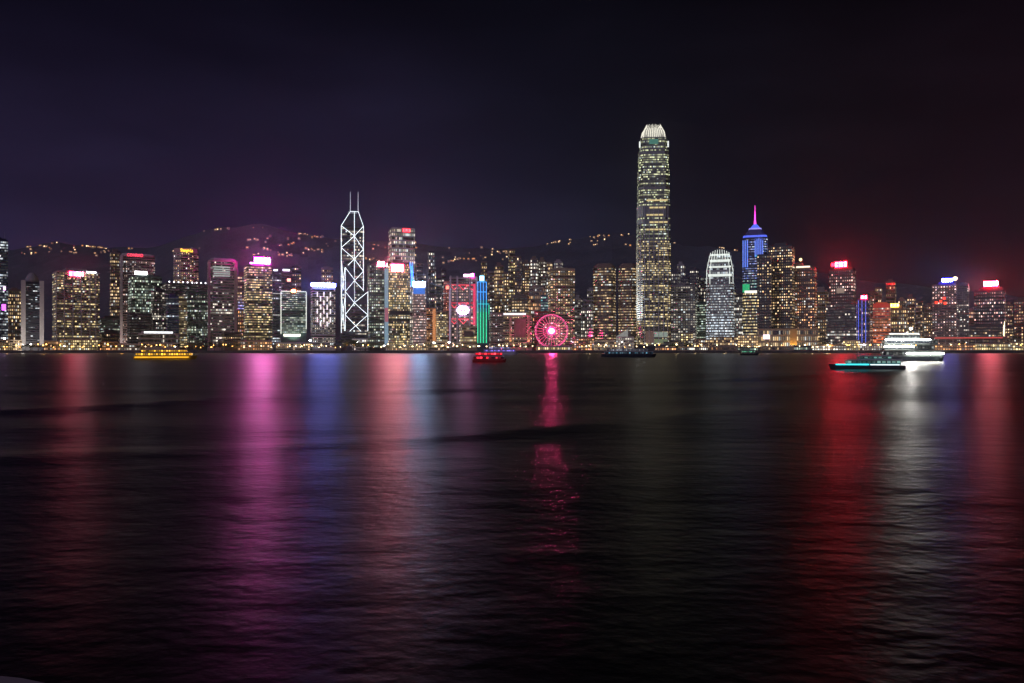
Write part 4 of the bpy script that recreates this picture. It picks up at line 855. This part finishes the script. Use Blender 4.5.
# ------------------------------------------------------------------ boats
def hull(Lh, B, H, bow=.22, sheer=.5):
    m = MB(); n = 14; secs = []
    for i in range(n + 1):
        u = i / n; x = -Lh / 2 + Lh * u
        k = 1.0
        if u < .08: k = .82 + u * 2.2
        if u > 1 - bow: k = max(.03, math.sqrt(max(0, 1 - ((u - 1 + bow) / bow) ** 2)))
        top = H + sheer * max(0, (u - .6) / .4) ** 2
        secs.append([(x + (.04 * Lh if u > .9 else 0), -B / 2 * k, top), (x, -B / 2 * k * .82, 0), (x, -B / 2 * k * .5, -.8), (x, B / 2 * k * .5, -.8), (x, B / 2 * k * .82, 0), (x + (.04 * Lh if u > .9 else 0), B / 2 * k, top)])
    vs = [p for s_ in secs for p in s_]; fs = []
    for i in range(n):
        for j in range(5): fs.append((i * 6 + j, (i + 1) * 6 + j, (i + 1) * 6 + j + 1, i * 6 + j + 1))
        fs.append((i * 6 + 5, (i + 1) * 6 + 5, (i + 1) * 6, i * 6))
    fs.append((0, 1, 2, 3, 4, 5)); fs.append(tuple(n * 6 + j for j in (5, 4, 3, 2, 1, 0)))
    return m.add(vs, fs)
def boat(name, label, x0, x1, ywl, decks, hullm, hh, face=1, B=None, funnel=None, mastz=None, bow=.22, roofm=None):
    """decks: (share0, share1, z0, z1, wall material, window material or None) along the hull, stern to bow"""
    Y = CAMZ * F / (ywl - HY); Lh = (x1 - x0) * Y / F; B = B or max(4, Lh * .2); cx_ = (x0 + x1) / 2
    e = empty(name, ((cx_ - CX) * Y / F, Y + B / 2, 0.15), -math.atan((cx_ - CX) / F) * .5 + (0 if face > 0 else math.pi)); tag(e, label, 'ferry' if 'ferry' in label else 'boat')
    hull(Lh / 1.03, B, hh, bow).build('hull', hullm, e)
    for i, (a, b_, z0, z1, wm_, em_) in enumerate(decks):
        xa, xb = -Lh / 2 + Lh * a, -Lh / 2 + Lh * b_; bw = B * (.42 - .03 * i)
        MB().prism([(xa, -bw), (xb, -bw), (xb, bw), (xa, bw)], z0, z1, [(xa + .2, -bw * .97), (xb - .6, -bw * .97), (xb - .6, bw * .97), (xa + .2, bw * .97)]).build('cabin', wm_, e)
        MB().box(xa - .5, xb + .3, -bw - .5, bw + .5, z1 + .002, z1 + .22).build('deck_roof', roofm or wallmat('boat_roof', (.5, .5, .5), .6), e)
        if em_:
            tup = em_ if isinstance(em_, tuple) else None
            if tup: em_ = WIN['B']
            hgt = z1 - z0; mm_ = em_
            q = MB(); q.ring([(xa, -bw), (xb, -bw), (xb, bw), (xa, bw)], z0 + hgt * .38, z1 - hgt * .14, .12, 1.6); wbo = q.build('window_band', mm_, e)
            if tup: wbo.color = (*[c_ * tup[1] for c_ in tup[0]], 1.6)
        nn = int((xb - xa) / 3)
        q = MB()
        for k_ in range(nn):
            xx = xa + (xb - xa) * k_ / max(1, nn - 1)
            for sg in (-1, 1): q.tube((xx, sg * (bw + .35), z0), (xx, sg * (bw + .35), z1), .05, 4)
        if nn > 1: q.build('railing', roofm or wallmat('boat_rail', (.6, .6, .6), .5), e)
    zt = decks[-1][3]
    if funnel: MB().lathe([(1.1, zt), (1.0, zt + funnel), (.9, zt + funnel + .1)], 12, (-Lh * .08, 0, .2)).build('funnel', wallmat('funnel_paint', (.5, .5, .5), .5), e)
    if mastz: MB().tube((Lh * .12, 0, zt), (Lh * .12, 0, mastz), .12, 6, .05).tube((Lh * .12, -1.2, mastz * .93), (Lh * .12, 1.2, mastz * .93), .06).build('mast', wallmat('boat_rail', (.6, .6, .6), .5), e)
    return e
WIN['B'] = winmat('boat_glass', .30, 1.0, 1.0, 0.06)
ye = ((1, .50, .03), 3.0); yh = wallmat('yellow_hull', (.75, .48, .04), .5)
e = boat('ferry', 'long yellow-lit ferry crossing at the left', 133, 192, 359.3, [(.05, .93, 1.9, 4.2, yh, ye), (.14, .84, 4.5, 6.3, yh, ye)], yh, 1.9, 1, mastz=8)
L_ = (192 - 133) * (CAMZ * F / (359.3 - HY)) / F
MB().box(-L_ * .46, L_ * .40, -4.2, -4.08, .9, 1.7).build('hull_light_strip', emit('yellow_strip', (1, .5, .02), 1.3), e)
for sg in range(5):
    pass
re_ = ((1, .012, .03), 5); rh = wallmat('red_hull', (.4, .03, .03), .5)
e = boat('tour_boat', 'small red-lit tour boat left of the great wheel', 472, 505.5, 362.5, [(.04, .96, 1.2, 3.0, rh, re_), (.1, .9, 3.3, 5.0, rh, re_)], rh, 1.4, 1, mastz=6.6)
MB().box(-6.5, 3, -1.75, -1.7, 1.05, 1.3).build('hull_light_strip', emit('pale_red_strip', (1, .55, .45), 1.4), e)
vi = ((.30, .20, 1), 1.6); dk = wallmat('dark_hull', (.03, .035, .05), .4)
boat('harbour_cruiser', 'violet-lit boat moored behind the red tour boat', 482, 517.5, 354.6, [(.05, .94, 2.5, 6.2, wallmat('violet_boat_wall', (.3, .28, .4), .5), vi), (.2, .8, 6.6, 9.5, wallmat('violet_boat_wall', (.3, .28, .4), .5), ((.62, .55, 1), 1.2))], wallmat('white_hull', (.7, .7, .72), .4), 2.3, 1, mastz=13, B=10)
ce = ((.12, .42, .62), .7); we = ((.8, .85, 1), .5)
e = boat('ferry', 'dark ferry with faint cyan windows below the tallest tower', 601, 656, 357.2, [(.08, .95, 2.2, 4.4, dk, ce), (.12, .86, 4.7, 6.8, wallmat('grey_boat_wall', (.2, .2, .22), .5), we)], dk, 2.4, 1, funnel=1.8, mastz=11)
ww = wallmat('ferry_white_paint', (.07, .085, .08), .5); wb = ((.9, 1, .95), .22)
e = boat('ferry', 'tall ferry with stacked blazing white deck lights at the right', 886, 944, 361.5, [(.03, .97, 2.6, 5.6, ww, wb), (.05, .84, 6.2, 8.7, ww, wb), (.05, .90, 9.3, 11.8, ww, wb), (.10, .62, 12.4, 14.6, ww, wb)], wallmat('ferry_hull', (.12, .16, .16), .5), 2.6, 1, B=9, funnel=1.4, mastz=18.0, roofm=wallmat('ferry_roof', (.06, .075, .07), .6))
Yb = CAMZ * F / (361.5 - HY); ps = Yb / F; zr = lambda py: CAMZ + (HY - py) * ps - .15
for x0, x1, y0, y1, k_ in ((893, 920, 333.2, 334.4, 1.6), (889.5, 931, 339.2, 340.2, 80), (888.5, 916, 345.7, 346.7, 80), (909, 943, 353.0, 354.0, 70)):
    MB().box((x0 - 915) * ps, (x1 - 915) * ps, -4.75, -4.6, zr(y1), zr(y0)).build('deck_light', emit('deck_light_%d' % int(y0), (1, .97, .90), k_), e)
MB().lathe([(.05, -.5), (.5, -.2), (.5, .2), (.05, .5)], 10, ((915 - 915) * ps, 0, 18.4)).build('mast_light', emit('ferry_mast_light', (1, .97, .9), 2600), e)  # added bright source atop the mast, feeds the white streak on the water
tl_ = emit('teal_strip', (.04, .72, .82), 2.6); tw = wallmat('teal_boat_wall', (.12, .3, .3), .5)
e = boat('tour_boat', 'low dark boat with a teal light strip in front of the white ferry', 835, 906, 369.5, [(.08, .78, 1.5, 3.0, tw, ((.3, .7, .62), .5)), (.2, .62, 3.2, 4.4, tw, ((.3, .8, .7), .4))], dk, 1.3, -1, B=5, mastz=6)
Lt = 71 * (CAMZ * F / (369.5 - HY)) / F
MB().box(Lt * .0, Lt * .44, 2.45, 2.62, 1.36, 1.72).build('light_strip', tl_, e); MB().box(-Lt * .40, -Lt * .02, 2.45, 2.62, 1.36, 1.58).build('light_strip', emit('pale_strip', (.8, .95, 1), 2.2), e)
boat('harbour_boat', 'small dark boat with a faint green cabin below the magenta-spired tower', 741, 759, 355.3, [(.1, .8, 2.2, 5, dk, ((.12, .6, .35), .8))], dk, 2.0, 1, B=7, mastz=9)

# ------------------------------------------------------------------ the humid air over the harbour
hm = bpy.data.materials.new('haze_air'); hm.use_nodes = True; t = hm.node_tree
for n_ in list(t.nodes):
    if n_.type == 'BSDF_PRINCIPLED': t.nodes.remove(n_)
vol = t.nodes.new('ShaderNodeVolumePrincipled'); vol.inputs['Color'].default_value = (.92, .90, .96, 1); vol.inputs['Density'].default_value = 0.42e-4; vol.inputs['Anisotropy'].default_value = .93
t.links.new(vol.outputs[0], t.nodes['Material Output'].inputs['Volume'])
hz_ = MB(); hz_.box(-5300, 5300, -120, 4500, -6, 760)
tag(hz_.build('haze', hm), 'thin night haze over the harbour and city', kind='stuff')
